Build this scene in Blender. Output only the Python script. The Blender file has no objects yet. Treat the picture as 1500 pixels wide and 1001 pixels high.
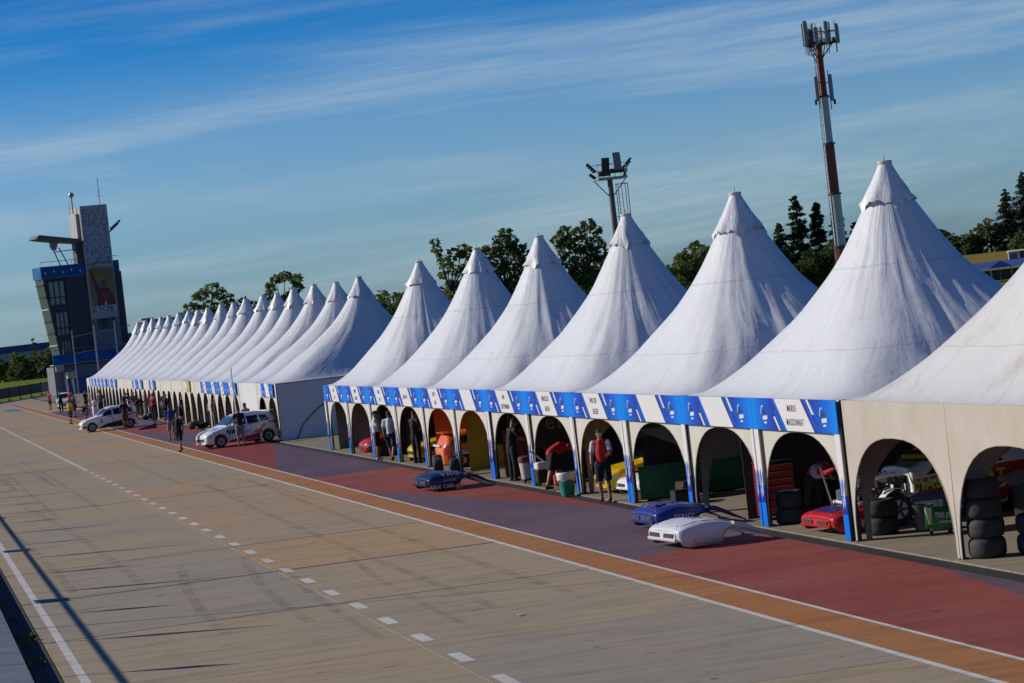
import bpy, bmesh, math, random
import numpy as np
from mathutils import Vector, Matrix, noise as mnoise

random.seed(7)
C = bpy.context.scene.collection
S = bpy.context.scene
PI = math.pi

# ------------------------------------------------------------------ camera, light, exposure
F_PX, PITCH, YAW, ROLL, CAM_H = 3902.97, 0.01449, 0.22886, 0.11228, 5.083
fw = Vector((math.sin(YAW)*math.cos(PITCH), math.cos(YAW)*math.cos(PITCH), -math.sin(PITCH)))
r0 = Vector((math.cos(YAW), -math.sin(YAW), 0)); u0 = r0.cross(fw)
r1 = math.cos(ROLL)*r0 - math.sin(ROLL)*u0; u1 = math.sin(ROLL)*r0 + math.cos(ROLL)*u0
cam_d = bpy.data.cameras.new('camera'); cam_d.sensor_width = 36; cam_d.lens = 36*F_PX/1500
cam_d.clip_start = 0.5; cam_d.clip_end = 20000
cam = bpy.data.objects.new('camera', cam_d); C.objects.link(cam)
cam.matrix_world = Matrix(((r1.x, u1.x, -fw.x, 0), (r1.y, u1.y, -fw.y, 0), (r1.z, u1.z, -fw.z, CAM_H), (0, 0, 0, 1)))
S.camera = cam

SUN_EL, SUN_AZ = math.radians(25), math.radians(29)      # azimuth measured from -X towards +Y
to_sun = Vector((-math.cos(SUN_EL)*math.cos(SUN_AZ), math.cos(SUN_EL)*math.sin(SUN_AZ), math.sin(SUN_EL)))
sl = bpy.data.lights.new('sun', 'SUN'); sl.energy = 4.2; sl.angle = math.radians(0.5); sl.color = (1.0, 0.92, 0.80)
so = bpy.data.objects.new('sun', sl); C.objects.link(so); so.location = (-40, 40, 60)
so.rotation_euler = (-to_sun).to_track_quat('-Z', 'Y').to_euler()

W = bpy.data.worlds.new('World'); S.world = W; W.use_nodes = True
nt = W.node_tree; nt.nodes.clear()
def wn(t, **k):
    n = nt.nodes.new(t)
    for a, b in k.items(): setattr(n, a, b)
    return n
def lk(a, b): nt.links.new(a, b)
sky = wn('ShaderNodeTexSky', sky_type='NISHITA', sun_disc=False, sun_elevation=SUN_EL,
         sun_rotation=math.atan2(to_sun.x, to_sun.y), air_density=1.0, dust_density=0.6, ozone_density=2.5)
bg = wn('ShaderNodeBackground'); bg.inputs['Strength'].default_value = 0.085
out = wn('ShaderNodeOutputWorld')
tc = wn('ShaderNodeTexCoord'); sep = wn('ShaderNodeSeparateXYZ'); lk(tc.outputs['Generated'], sep.inputs[0])
def ramp(stops, interp='LINEAR'):
    r = wn('ShaderNodeValToRGB'); r.color_ramp.interpolation = interp
    e = r.color_ramp.elements
    while len(e) < len(stops): e.new(0.5)
    for i, (p, c) in enumerate(stops): e[i].position = p; e[i].color = (*c, 1)
    return r
mz = wn('ShaderNodeMath', operation='MULTIPLY'); mz.inputs[1].default_value = 4.0; lk(sep.outputs['Z'], mz.inputs[0])
gr = ramp([(0.0, (.44, .80, 1.34)), (0.08, (.43, .82, 1.38)), (0.25, (.25, .69, 1.34)), (0.40, (.10, .56, 1.24)), (0.58, (.018, .40, 1.02)), (1.0, (.014, .32, .85))])
lk(mz.outputs[0], gr.inputs[0])
mul = wn('ShaderNodeMix', data_type='RGBA', blend_type='MULTIPLY'); mul.inputs['Factor'].default_value = 1
lk(sky.outputs[0], mul.inputs['A']); lk(gr.outputs[0], mul.inputs['B'])
# thin cirrus drawn out in near-level streaks, the same all round the sky
def cirrus(scale, loc, lo, hi, rough, dist, detail=7):
    mp = wn('ShaderNodeMapping'); mp.inputs['Scale'].default_value = scale; mp.inputs['Location'].default_value = loc
    mp.inputs['Rotation'].default_value = (0, 0, 0)
    sh = wn('ShaderNodeCombineXYZ'); a = wn('ShaderNodeMath', operation='MULTIPLY_ADD'); a.inputs[1].default_value = -0.045
    lk(sep.outputs['X'], a.inputs[0]); lk(sep.outputs['Z'], a.inputs[2])
    lk(sep.outputs['X'], sh.inputs[0]); lk(sep.outputs['Y'], sh.inputs[1]); lk(a.outputs[0], sh.inputs[2])
    n = wn('ShaderNodeTexNoise'); n.inputs['Scale'].default_value = 1; n.inputs['Detail'].default_value = detail
    n.inputs['Roughness'].default_value = rough; n.inputs['Distortion'].default_value = dist
    lk(sh.outputs[0], mp.inputs[0]); lk(mp.outputs[0], n.inputs['Vector'])
    r = ramp([(lo, (0, 0, 0)), (hi, (1, 1, 1))], 'EASE'); lk(n.outputs['Fac'], r.inputs[0])
    return r.outputs[0]
c1 = cirrus((2.6, 2.6, 26), (3.1, 0.4, 2.4), .41, .60, .58, .5)
c2 = cirrus((15, 15, 230), (8.3, 2.2, 4.9), .30, .72, .66, .7)
c2b = wn('ShaderNodeMath', operation='MULTIPLY_ADD'); c2b.inputs[1].default_value = .56; c2b.inputs[2].default_value = .40; lk(c2, c2b.inputs[0])
fade = ramp([(0.0, (.55, .55, .55)), (.12, (1, 1, 1)), (.40, (1, 1, 1)), (.48, (.55, .55, .55)), (.56, (.16, .16, .16))]); lk(mz.outputs[0], fade.inputs[0])
c1f = wn('ShaderNodeMath', operation='MULTIPLY'); lk(c1, c1f.inputs[0]); lk(fade.outputs[0], c1f.inputs[1])
cm = wn('ShaderNodeMath', operation='MULTIPLY'); lk(c1f.outputs[0], cm.inputs[0]); lk(c2b.outputs[0], cm.inputs[1])
veil = ramp([(0.0, (.02, .02, .02)), (.10, (.11, .11, .11)), (.20, (.24, .24, .24)), (.32, (.15, .15, .15)), (.45, (0, 0, 0))], 'EASE'); lk(mz.outputs[0], veil.inputs[0])
cf = wn('ShaderNodeMath', operation='MULTIPLY_ADD'); cf.inputs[1].default_value = .43; cf.use_clamp = True; lk(cm.outputs[0], cf.inputs[0]); lk(veil.outputs[0], cf.inputs[2])
mixc = wn('ShaderNodeMix', data_type='RGBA'); lk(cf.outputs[0], mixc.inputs['Factor'])
lk(mul.outputs['Result'], mixc.inputs['A']); mixc.inputs['B'].default_value = (5.7, 7.0, 7.7, 1)
lk(mixc.outputs['Result'], bg.inputs['Color']); lk(bg.outputs[0], out.inputs[0])
S.view_settings.view_transform = 'Standard'; S.view_settings.look = 'None'
S.view_settings.gamma = 1; S.view_settings.use_curve_mapping = False; S.view_settings.exposure = -0.08

# ------------------------------------------------------------------ materials
MATS = {}
def mat(name, col, rough=.6, var=.0, vscale=3.0, metal=0.0, spec=.5, bump=0.0, bscale=20.0, col2=None, detail=4, rnd=0.0, coord='Object', stretch=(1, 1, 1)):
    if name in MATS: return MATS[name]
    m = bpy.data.materials.new(name); m.use_nodes = True; t = m.node_tree; b = t.nodes['Principled BSDF']
    b.inputs['Base Color'].default_value = (*col, 1); b.inputs['Roughness'].default_value = rough
    b.inputs['Metallic'].default_value = metal; b.inputs['Specular IOR Level'].default_value = spec
    L = t.links.new
    tcn = t.nodes.new('ShaderNodeTexCoord'); mp = t.nodes.new('ShaderNodeMapping'); mp.inputs['Scale'].default_value = stretch
    L(tcn.outputs[coord], mp.inputs[0])
    cur = None
    if var or col2:
        n = t.nodes.new('ShaderNodeTexNoise'); n.inputs['Scale'].default_value = vscale; n.inputs['Detail'].default_value = detail
        n.inputs['Roughness'].default_value = .6
        L(mp.outputs[0], n.inputs['Vector'])
        r = t.nodes.new('ShaderNodeValToRGB'); e = r.color_ramp.elements
        e[0].position, e[1].position = .3, .7
        a = col; c = col2 or tuple(min(1, x*(1+var)) for x in col)
        if not col2: a = tuple(x*(1-var) for x in col)
        e[0].color = (*a, 1); e[1].color = (*c, 1)
        L(n.outputs['Fac'], r.inputs[0]); cur = r.outputs[0]
    if rnd:
        oi = t.nodes.new('ShaderNodeObjectInfo'); mr = t.nodes.new('ShaderNodeMapRange')
        mr.inputs['To Min'].default_value = 1-rnd; mr.inputs['To Max'].default_value = 1+rnd
        L(oi.outputs['Random'], mr.inputs[0])
        mx = t.nodes.new('ShaderNodeMix'); mx.data_type = 'RGBA'; mx.blend_type = 'MULTIPLY'; mx.inputs['Factor'].default_value = 1
        if cur: L(cur, mx.inputs['A'])
        else: mx.inputs['A'].default_value = (*col, 1)
        L(mr.outputs[0], mx.inputs['B']); cur = mx.outputs['Result']
    if cur: L(cur, b.inputs['Base Color'])
    if bump:
        n = t.nodes.new('ShaderNodeTexNoise'); n.inputs['Scale'].default_value = bscale; n.inputs['Detail'].default_value = 5
        bp = t.nodes.new('ShaderNodeBump'); bp.inputs['Strength'].default_value = bump; bp.inputs['Distance'].default_value = .02
        L(mp.outputs[0], n.inputs['Vector']); L(n.outputs['Fac'], bp.inputs['Height']); L(bp.outputs[0], b.inputs['Normal'])
    MATS[name] = m; return m

def nodes_of(m):
    t = m.node_tree
    def N(ty, **k):
        n = t.nodes.new(ty)
        for a, b in k.items(): setattr(n, a, b)
        return n
    return t, N, t.links.new, t.nodes['Principled BSDF']

def roof_mat(name, base, dirt, dirt_amt):
    m = mat(name, base, .38, spec=.5); t, N, L, b = nodes_of(m)
    uv = N('ShaderNodeUVMap'); uv.uv_map = 'UVMap'; sp = N('ShaderNodeSeparateXYZ'); L(uv.outputs[0], sp.inputs[0])
    tcn = N('ShaderNodeTexCoord'); oi = N('ShaderNodeObjectInfo')
    off = N('ShaderNodeVectorMath', operation='ADD'); L(tcn.outputs['Object'], off.inputs[0])
    cx = N('ShaderNodeCombineXYZ'); mr = N('ShaderNodeMath', operation='MULTIPLY'); mr.inputs[1].default_value = 37; L(oi.outputs['Random'], mr.inputs[0])
    L(mr.outputs[0], cx.inputs[0]); L(mr.outputs[0], cx.inputs[2]); L(cx.outputs[0], off.inputs[1])
    n1 = N('ShaderNodeTexNoise'); n1.inputs['Scale'].default_value = .8; n1.inputs['Detail'].default_value = 9; n1.inputs['Roughness'].default_value = .72
    L(off.outputs[0], n1.inputs['Vector'])
    r = N('ShaderNodeValToRGB'); r.color_ramp.elements[0].position = .52; r.color_ramp.elements[1].position = .74
    r.color_ramp.elements[0].color = (0, 0, 0, 1); r.color_ramp.elements[1].color = (dirt_amt,)*3+(1,); L(n1.outputs['Fac'], r.inputs[0])
    mx = N('ShaderNodeMix', data_type='RGBA'); mx.inputs['A'].default_value = (*base, 1); mx.inputs['B'].default_value = (*dirt, 1); L(r.outputs[0], mx.inputs['Factor'])
    # sewn seams: two rings and eight radial joins
    def seam(sock, mult, pos, wdt):
        a = N('ShaderNodeMath', operation='MULTIPLY'); a.inputs[1].default_value = mult; L(sock, a.inputs[0])
        f = N('ShaderNodeMath', operation='FRACT'); L(a.outputs[0], f.inputs[0])
        s_ = N('ShaderNodeMath', operation='SUBTRACT'); s_.inputs[1].default_value = pos; L(f.outputs[0], s_.inputs[0])
        ab = N('ShaderNodeMath', operation='ABSOLUTE'); L(s_.outputs[0], ab.inputs[0])
        lt = N('ShaderNodeMath', operation='LESS_THAN'); lt.inputs[1].default_value = wdt; L(ab.outputs[0], lt.inputs[0]); return lt.outputs[0]
    s1 = seam(sp.outputs['Y'], 1, .36, .0035); s2 = seam(sp.outputs['Y'], 1, .70, .003); s3 = seam(sp.outputs['X'], 8, .5, .006)
    m1 = N('ShaderNodeMath', operation='MAXIMUM'); L(s1, m1.inputs[0]); L(s2, m1.inputs[1])
    m2 = N('ShaderNodeMath', operation='MAXIMUM'); L(m1.outputs[0], m2.inputs[0]); L(s3, m2.inputs[1])
    sc_ = N('ShaderNodeMath', operation='MULTIPLY'); sc_.inputs[1].default_value = .28; L(m2.outputs[0], sc_.inputs[0])
    mx2 = N('ShaderNodeMix', data_type='RGBA'); L(sc_.outputs[0], mx2.inputs['Factor']); L(mx.outputs['Result'], mx2.inputs['A'])
    mx2.inputs['B'].default_value = (.33, .31, .29, 1); L(mx2.outputs['Result'], b.inputs['Base Color'])
    # creases running from the peak towards the eaves
    cm_ = N('ShaderNodeCombineXYZ'); a = N('ShaderNodeMath', operation='MULTIPLY'); a.inputs[1].default_value = 70; L(sp.outputs['X'], a.inputs[0])
    a2 = N('ShaderNodeMath', operation='MULTIPLY_ADD'); a2.inputs[1].default_value = 5.0; L(sp.outputs['Y'], a2.inputs[0]); L(mr.outputs[0], a2.inputs[2])
    L(a.outputs[0], cm_.inputs[0]); L(a2.outputs[0], cm_.inputs[1])
    n2 = N('ShaderNodeTexNoise'); n2.inputs['Scale'].default_value = 1; n2.inputs['Detail'].default_value = 3; n2.inputs['Distortion'].default_value = .8; L(cm_.outputs[0], n2.inputs['Vector'])
    bp = N('ShaderNodeBump'); bp.inputs['Strength'].default_value = .36; bp.inputs['Distance'].default_value = .04; L(n2.outputs['Fac'], bp.inputs['Height'])
    n3 = N('ShaderNodeTexNoise'); n3.inputs['Scale'].default_value = 1.6; n3.inputs['Detail'].default_value = 4; L(off.outputs[0], n3.inputs['Vector'])
    bp2 = N('ShaderNodeBump'); bp2.inputs['Strength'].default_value = .35; bp2.inputs['Distance'].default_value = .08; L(n3.outputs['Fac'], bp2.inputs['Height'])
    L(bp.outputs[0], bp2.inputs['Normal']); L(bp2.outputs[0], b.inputs['Normal'])
    return m
roof_white = roof_mat('white_pvc', (.71, .715, .72), (.50, .45, .38), .36)
roof_cream = roof_mat('dirty_white_pvc', (.66, .645, .61), (.36, .29, .20), .55)
wall_white = mat('wall_canvas', (.57, .53, .455), .6, var=.07, vscale=1.5, bump=.15, bscale=3)
wall_cream = mat('dirty_canvas', (.49, .45, .375), .65, col2=(.43, .375, .29), vscale=1.2, bump=.2, bscale=3)
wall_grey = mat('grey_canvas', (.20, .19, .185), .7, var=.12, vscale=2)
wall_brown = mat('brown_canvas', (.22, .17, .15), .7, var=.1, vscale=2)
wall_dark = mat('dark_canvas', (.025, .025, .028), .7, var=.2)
wall_yellow = mat('yellow_canvas', (.62, .36, .02), .6, var=.12, vscale=1.5)
wall_orange = mat('orange_canvas', (.72, .22, .02), .6, var=.12, vscale=1.5)
wall_green = mat('green_canvas', (.02, .16, .06), .6, var=.3, vscale=2)
steel = mat('galvanised_steel', (.35, .36, .37), .45, metal=.7, var=.1)
dark_steel = mat('dark_steel', (.05, .05, .055), .5, metal=.4, var=.15)
black = mat('black_plastic', (.014, .014, .016), .5, var=.2)
rubber = mat('tyre_rubber', (.026, .024, .023), .75, col2=(.045, .042, .04), vscale=9, bump=.1, bscale=60)
rim_m = mat('rim_alloy', (.42, .42, .43), .35, metal=.8)
white_p = mat('white_paint', (.80, .80, .80), .3, var=.02)
glass_d = mat('dark_glass', (.012, .017, .022), .08, spec=.6)
glass_b = mat('window_glass', (.06, .10, .12), .08, spec=.9)
blue_vinyl = mat('royal_blue_vinyl', (.014, .025, .27), .6, spec=.15)
sky_vinyl = mat('bright_blue_vinyl', (.0, .15, .66), .6, spec=.15)
navy_vinyl = mat('navy_vinyl', (.03, .03, .27), .4)
white_vinyl = mat('white_vinyl', (.68, .67, .66), .45, var=.02)
ink = mat('black_ink', (.02, .02, .02), .6)
red_p = mat('red_paint', (.52, .02, .02), .3)
orange_p = mat('orange_paint', (.75, .16, .015), .3)
yellow_p = mat('yellow_paint', (.72, .46, .01), .3)
navy_p = mat('navy_paint', (.015, .02, .075), .3)
blue_p = mat('blue_paint', (.03, .04, .22), .3)
green_p = mat('green_paint', (.01, .16, .07), .4)
lime_ink = mat('lime_ink', (.55, .62, .02), .5)

# banner gradient: bright at both ends, royal blue towards the middle
def grad_mat():
    m = mat('banner_gradient', (.01, .1, .5), .6, spec=.15); t, N, L, b = nodes_of(m)
    uv = N('ShaderNodeUVMap'); uv.uv_map = 'UVMap'; sp = N('ShaderNodeSeparateXYZ'); L(uv.outputs[0], sp.inputs[0])
    r = N('ShaderNodeValToRGB'); e = r.color_ramp.elements
    e.new(.5); e.new(.5); e.new(.5)
    for i, (p, c) in enumerate([(0, (.0, .22, .74)), (.13, (.0, .11, .58)), (.3, (.014, .025, .27)), (.7, (.014, .025, .27)), (1, (.0, .22, .74))]):
        e[i].position = p; e[i].color = (*c, 1)
    e2 = e.new(.87); e2.color = (.0, .11, .58, 1)
    L(sp.outputs['X'], r.inputs[0]); L(r.outputs[0], b.inputs['Base Color']); return m
banner_grad = grad_mat()

# ------------------------------------------------------------------ mesh helpers
class MB:
    def __init__(s): s.v = []; s.f = []; s.mi = []; s.cur = 0; s.M = None
    def add(s, vs, fs):
        o = len(s.v)
        for p in vs:
            p = Vector(p); s.v.append(tuple(s.M @ p) if s.M else tuple(p))
        for q in fs: s.f.append([i+o for i in q]); s.mi.append(s.cur)
        return s
    def box(s, c, d, rz=0, rx=0, ry=0):
        R = Matrix.Rotation(rz, 3, 'Z') @ Matrix.Rotation(ry, 3, 'Y') @ Matrix.Rotation(rx, 3, 'X')
        vs = [Vector(c) + R @ Vector((x*d[0]/2, y*d[1]/2, z*d[2]/2)) for x in (-1, 1) for y in (-1, 1) for z in (-1, 1)]
        return s.add(vs, [(0, 1, 3, 2), (4, 6, 7, 5), (0, 4, 5, 1), (2, 3, 7, 6), (0, 2, 6, 4), (1, 5, 7, 3)])
    def rbox(s, c, d, b=.03, rz=0):      # box with chamfered edges
        R = Matrix.Rotation(rz, 3, 'Z'); hx, hy, hz = [q/2 for q in d]; b = min(b, hx*.9, hy*.9, hz*.9)
        rings = []
        for z, i in ((-hz, b), (-hz+b, 0), (hz-b, 0), (hz, b)):
            x, y = hx-i, hy-i; k = b
            rings.append([(x, y-k, z), (x-k, y, z), (-x+k, y, z), (-x, y-k, z), (-x, -y+k, z), (-x+k, -y, z), (x-k, -y, z), (x, -y+k, z)])
        vs = [Vector(c)+R @ Vector(p) for r in rings for p in r]
        fs = [tuple(range(7, -1, -1)), tuple(range(24, 32))]
        for r in range(3):
            for i in range(8): fs.append((r*8+i, r*8+(i+1) % 8, r*8+8+(i+1) % 8, r*8+8+i))
        return s.add(vs, fs)
    def tube(s, pts, rad, n=8, caps=True):
        pts = [Vector(p) for p in pts]; rad = rad if isinstance(rad, (list, tuple)) else [rad]*len(pts)
        vs = []; up = None
        for i, p in enumerate(pts):
            d = (pts[min(i+1, len(pts)-1)]-pts[max(i-1, 0)]).normalized()
            if up is None:
                up = Vector((0, 0, 1)) if abs(d.z) < .9 else Vector((1, 0, 0))
            a = d.cross(up).normalized(); b = a.cross(d).normalized(); up = b
            for k in range(n):
                t = 2*PI*k/n; vs.append(p+(a*math.cos(t)+b*math.sin(t))*rad[i])
        fs = []
        for i in range(len(pts)-1):
            for k in range(n): fs.append((i*n+k, i*n+(k+1) % n, (i+1)*n+(k+1) % n, (i+1)*n+k))
        if caps: fs.append(tuple(range(n-1, -1, -1))); fs.append(tuple(range((len(pts)-1)*n, len(pts)*n)))
        return s.add(vs, fs)
    def lathe(s, prof, n=20, c=(0, 0, 0), axis='Z', closed=False):
        vs = []
        for r, z in prof:
            for k in range(n):
                t = 2*PI*k/n; x, y = r*math.cos(t), r*math.sin(t)
                p = (x, y, z) if axis == 'Z' else ((z, x, y) if axis == 'X' else (y, z, x))
                vs.append((p[0]+c[0], p[1]+c[1], p[2]+c[2]))
        m = len(prof); fs = []
        for i in range(m if closed else m-1):
            j = (i+1) % m
            for k in range(n): fs.append((i*n+k, i*n+(k+1) % n, j*n+(k+1) % n, j*n+k))
        if not closed:
            fs.append(tuple(range(n-1, -1, -1))); fs.append(tuple(range((m-1)*n, m*n)))
        return s.add(vs, fs)
    def prism(s, poly, fn, t):           # fn(u, v, w) -> point; thickness t along w
        n = len(poly); vs = [fn(u, v, 0) for u, v in poly]+[fn(u, v, t) for u, v in poly]
        fs = [tuple(range(n)), tuple(range(2*n-1, n-1, -1))]+[(i, i+n, (i+1) % n+n, (i+1) % n) for i in range(n)]
        return s.add(vs, fs)
    def ell(s, c, r, n=10, m=7, M=None):
        vs = []; fs = []
        for i in range(m+1):
            a = -PI/2+PI*i/m
            for k in range(n):
                t = 2*PI*k/n; p = Vector((r[0]*math.cos(a)*math.cos(t), r[1]*math.cos(a)*math.sin(t), r[2]*math.sin(a)))
                vs.append((M @ p if M else p)+Vector(c))
        for i in range(m):
            for k in range(n): fs.append((i*n+k, i*n+(k+1) % n, (i+1)*n+(k+1) % n, (i+1)*n+k))
        return s.add(vs, fs)
    def mesh(s, name, mats, smooth=False):
        me = bpy.data.meshes.new(name); me.from_pydata(s.v, [], s.f)
        for m in (mats if isinstance(mats, (list, tuple)) else [mats]): me.materials.append(m)
        if any(s.mi): me.polygons.foreach_set('material_index', s.mi)
        bm = bmesh.new(); bm.from_mesh(me); bmesh.ops.recalc_face_normals(bm, faces=bm.faces); bm.to_mesh(me); bm.free()
        if smooth: me.shade_smooth()
        if smooth and smooth != 'all': me.set_sharp_from_angle(angle=math.radians(smooth if smooth is not True else 40))
        return me
    def build(s, name, mats, parent=None, smooth=False, loc=None):
        return link(name, s.mesh(name, mats, smooth), parent, loc)

def link(name, me, parent=None, loc=None, rot=None):
    o = bpy.data.objects.new(name, me); C.objects.link(o)
    if parent: o.parent = parent
    if loc: o.location = loc
    if rot: o.rotation_euler = rot
    return o
def tag(o, label=None, cat=None, group=None, kind=None):
    if label: o['label'] = label
    if cat: o['category'] = cat
    if group: o['group'] = group
    if kind: o['kind'] = kind
    return o
def thing(name, label, cat, loc=(0, 0, 0), rz=0, group=None):
    o = bpy.data.objects.new(name, None); C.objects.link(o); o.empty_display_size = .2
    o.location = loc; o.rotation_euler = (0, 0, rz); return tag(o, label, cat, group)
def structure(o): o['kind'] = 'structure'; return o
def copy_tree(o, loc, rz=None, label=None, group=None, parent=None):
    c = o.copy(); C.objects.link(c)
    if parent: c.parent = parent
    else:
        c.location = loc
        if rz is not None: c.rotation_euler = (0, 0, rz)
        if label: c['label'] = label
        if group: c['group'] = group
    for ch in list(o.children): copy_tree(ch, None, parent=c)
    return c
_txt = {}
def text_mesh(s, size, m, depth=.002, bold=0.0, cond=1.0):
    key = (s, size, m.name, depth, bold, cond)
    if key in _txt: return _txt[key]
    cu = bpy.data.curves.new('lettering', 'FONT'); cu.body = s; cu.size = size; cu.extrude = depth; cu.align_x = 'CENTER'; cu.align_y = 'CENTER'
    cu.offset = bold; cu.resolution_u = 2; cu.space_character = 1.16
    o = bpy.data.objects.new('tmp', cu); C.objects.link(o)
    dg = bpy.context.evaluated_depsgraph_get(); dg.update()
    me = bpy.data.meshes.new_from_object(o.evaluated_get(dg)); me.name = 'lettering'
    bpy.data.objects.remove(o)
    me.materials.clear(); me.materials.append(m)
    if cond != 1: me.transform(Matrix.Diagonal((cond, 1, 1, 1)))
    _txt[key] = me; return me
def text(s, size, m, parent, loc, rot, **k):
    return link('lettering', text_mesh(s, size, m, **k), parent, loc, rot)
FACE_LANE = (PI/2, 0, -PI/2)      # lettering read from the lane side
FACE_CAM = (PI/2, 0, 0)

# ------------------------------------------------------------------ ground
grass_m = mat('grass', (.12, .15, .015), .95, spec=.05, col2=(.21, .23, .03), vscale=.06, bump=.3, bscale=2, detail=8)
field_m = mat('dry_field', (.34, .18, .04), .95, spec=.05, col2=(.13, .17, .03), vscale=.06, detail=9, stretch=(.4, 1.6, 1))
concrete_base = mat('joint_filler', (.03, .026, .022), .9, var=.2)

def conc_mat(name, c1, c2):
    m = mat(name, c1, .8, spec=.3); t, N, L, b = nodes_of(m)
    g = N('ShaderNodeNewGeometry'); oi = N('ShaderNodeObjectInfo')
    def noise(scale, stretch, detail=6, rough=.6):
        mp = N('ShaderNodeMapping'); mp.inputs['Scale'].default_value = stretch; L(g.outputs['Position'], mp.inputs[0])
        n = N('ShaderNodeTexNoise'); n.inputs['Scale'].default_value = scale; n.inputs['Detail'].default_value = detail; n.inputs['Roughness'].default_value = rough
        L(mp.outputs[0], n.inputs['Vector']); return n.outputs['Fac']
    def rmp(s, stops):
        r = N('ShaderNodeValToRGB'); e = r.color_ramp.elements
        while len(e) < len(stops): e.new(.5)
        for i, (p, c) in enumerate(stops): e[i].position = p; e[i].color = (*c, 1)
        L(s, r.inputs[0]); return r.outputs[0]
    def mulc(a, bb, f=1.0):
        x = N('ShaderNodeMix', data_type='RGBA', blend_type='MULTIPLY'); x.inputs['Factor'].default_value = f; L(a, x.inputs['A']); L(bb, x.inputs['B']); return x.outputs['Result']
    a = N('ShaderNodeMath', operation='ADD'); big = noise(.22, (1, 1, 1), 5)
    rs = N('ShaderNodeMath', operation='MULTIPLY_ADD'); rs.inputs[1].default_value = .5; rs.inputs[2].default_value = -.25; L(oi.outputs['Random'], rs.inputs[0])
    L(big, a.inputs[0]); L(rs.outputs[0], a.inputs[1])
    col = rmp(a.outputs[0], [(.28, c1), (.68, c2)])
    col = mulc(col, rmp(noise(1.5, (.28, 1.9, 1), 8, .7), [(.28, (.70, .70, .71)), (.50, (1, 1, 1)), (.78, (1.15, 1.13, 1.10))]))   # streaks along the lane from traffic
    col = mulc(col, rmp(noise(26, (1, 1, 1), 3), [(.25, (.82, .82, .82)), (.6, (1.05, 1.05, 1.05))]))
    col = mulc(col, rmp(noise(.9, (.45, 1.6, 1), 7, .75), [(.56, (1, 1, 1)), (.74, (.55, .53, .51))]))     # oil and rubber stains
    col = mulc(col, rmp(noise(2.8, (1, 1, 1), 4, .5), [(.66, (1, 1, 1)), (.74, (.42, .39, .37))]), .8)
    col = mulc(col, rmp(noise(7, (.16, 2.2, 1), 4, .55), [(.60, (1, 1, 1)), (.72, (.66, .65, .65))]), .75)    # scuffs across the slab
    L(col, b.inputs['Base Color'])
    bp = N('ShaderNodeBump'); bp.inputs['Strength'].default_value = .25; bp.inputs['Distance'].default_value = .01; L(noise(40, (1, 1, 1), 4), bp.inputs['Height']); L(bp.outputs[0], b.inputs['Normal'])
    return m
conc_tan = conc_mat('tan_concrete', (.455, .30, .155), (.40, .305, .19))
conc_grey = conc_mat('grey_concrete', (.34, .29, .215), (.41, .315, .19))
conc_pit = conc_mat('pit_floor_concrete', (.26, .22, .15), (.30, .25, .18))
conc_red = conc_mat('red_ground_paint', (.25, .038, .023), (.31, .085, .062))
conc_purple = conc_mat('purple_ground_paint', (.10, .060, .094), (.155, .095, .120))
conc_orange = conc_mat('orange_ground_paint', (.40, .155, .038), (.42, .19, .065))
conc_white = conc_mat('white_ground_paint', (.60, .57, .52), (.66, .64, .60))
conc_blue = conc_mat('blue_ground_paint', (.07, .22, .36), (.10, .26, .38))
conc_walk = conc_mat('walkway_concrete', (.13, .15, .18), (.19, .21, .25))
asphalt = mat('track_asphalt', (.05, .05, .052), .85, var=.2, vscale=.3)

# one terrain sheet to the horizon, rising gently at the far right
def hgt(x, y):
    d = math.hypot(x, y); az = math.degrees(math.atan2(x, y))
    k = min(1, max(0, (d-470)/430)); w = min(1, max(0, (az-14)/5)) if y > 0 else 0
    return -.3 + 5.0*(k*k*(3-2*k))*w
bm_ = MB(); nR, nA = 46, 120
rr = [0]+[12*1.153**i for i in range(nR)]
bm_.v = [(0, 0, -.3)]
for r in rr[1:]:
    for k in range(nA):
        t = 2*PI*k/nA; x, y = r*math.sin(t), r*math.cos(t); bm_.v.append((x, y, hgt(x, y)))
for k in range(nA): bm_.f.append((0, 1+k, 1+(k+1) % nA))
for i in range(len(rr)-2):
    for k in range(nA):
        a = 1+i*nA; bm_.f.append((a+k, a+(k+1) % nA, a+nA+(k+1) % nA, a+nA+k))
bm_.mi = [0]*len(bm_.f)
structure(bm_.build('terrain', grass_m))
# dry field on the right, following the rise
fm = MB(); vs = []; fs = []
for i in range(14):
    for j in range(10):
        a = math.radians(19.5+j*.85); d = 455+i*26; x, y = d*math.sin(a), d*math.cos(a); vs.append((x, y, hgt(x, y)+.06))
for i in range(13):
    for j in range(9): fs.append((i*10+j, i*10+j+1, i*10+j+11, i*10+j+10))
structure(fm.add(vs, fs).build('dry_field', field_m))

lane = structure(MB().box((0.15, 152, -.18), (32.3, 364, .32)).build('pit_lane', concrete_base))      # x -16 .. 16.3
DY = 8.0
slab_cache = {}
def slab(x0, x1, y0, y1, m, parent):
    key = (x0, x1, round(y1-y0, 3), m.name)
    if key not in slab_cache:
        w, d = x1-x0, y1-y0
        slab_cache[key] = MB().box((w/2, d/2, -.012), (w-.024, d-.024, .024)).mesh('concrete_slab', m)
    return link('concrete_slab', slab_cache[key], parent, (x0, y0, 0))
for i in range(-2, 41):
    y = i*DY
    slab(2.06, 7.40, y, y+DY, conc_grey, lane)
    slab(7.40, 12.20, y, y+DY, conc_tan if 7 <= i <= 11 or i > 13 and i % 3 else conc_grey, lane)
    slab(12.20, 16.25, y, y+DY, conc_tan, lane)
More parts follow.
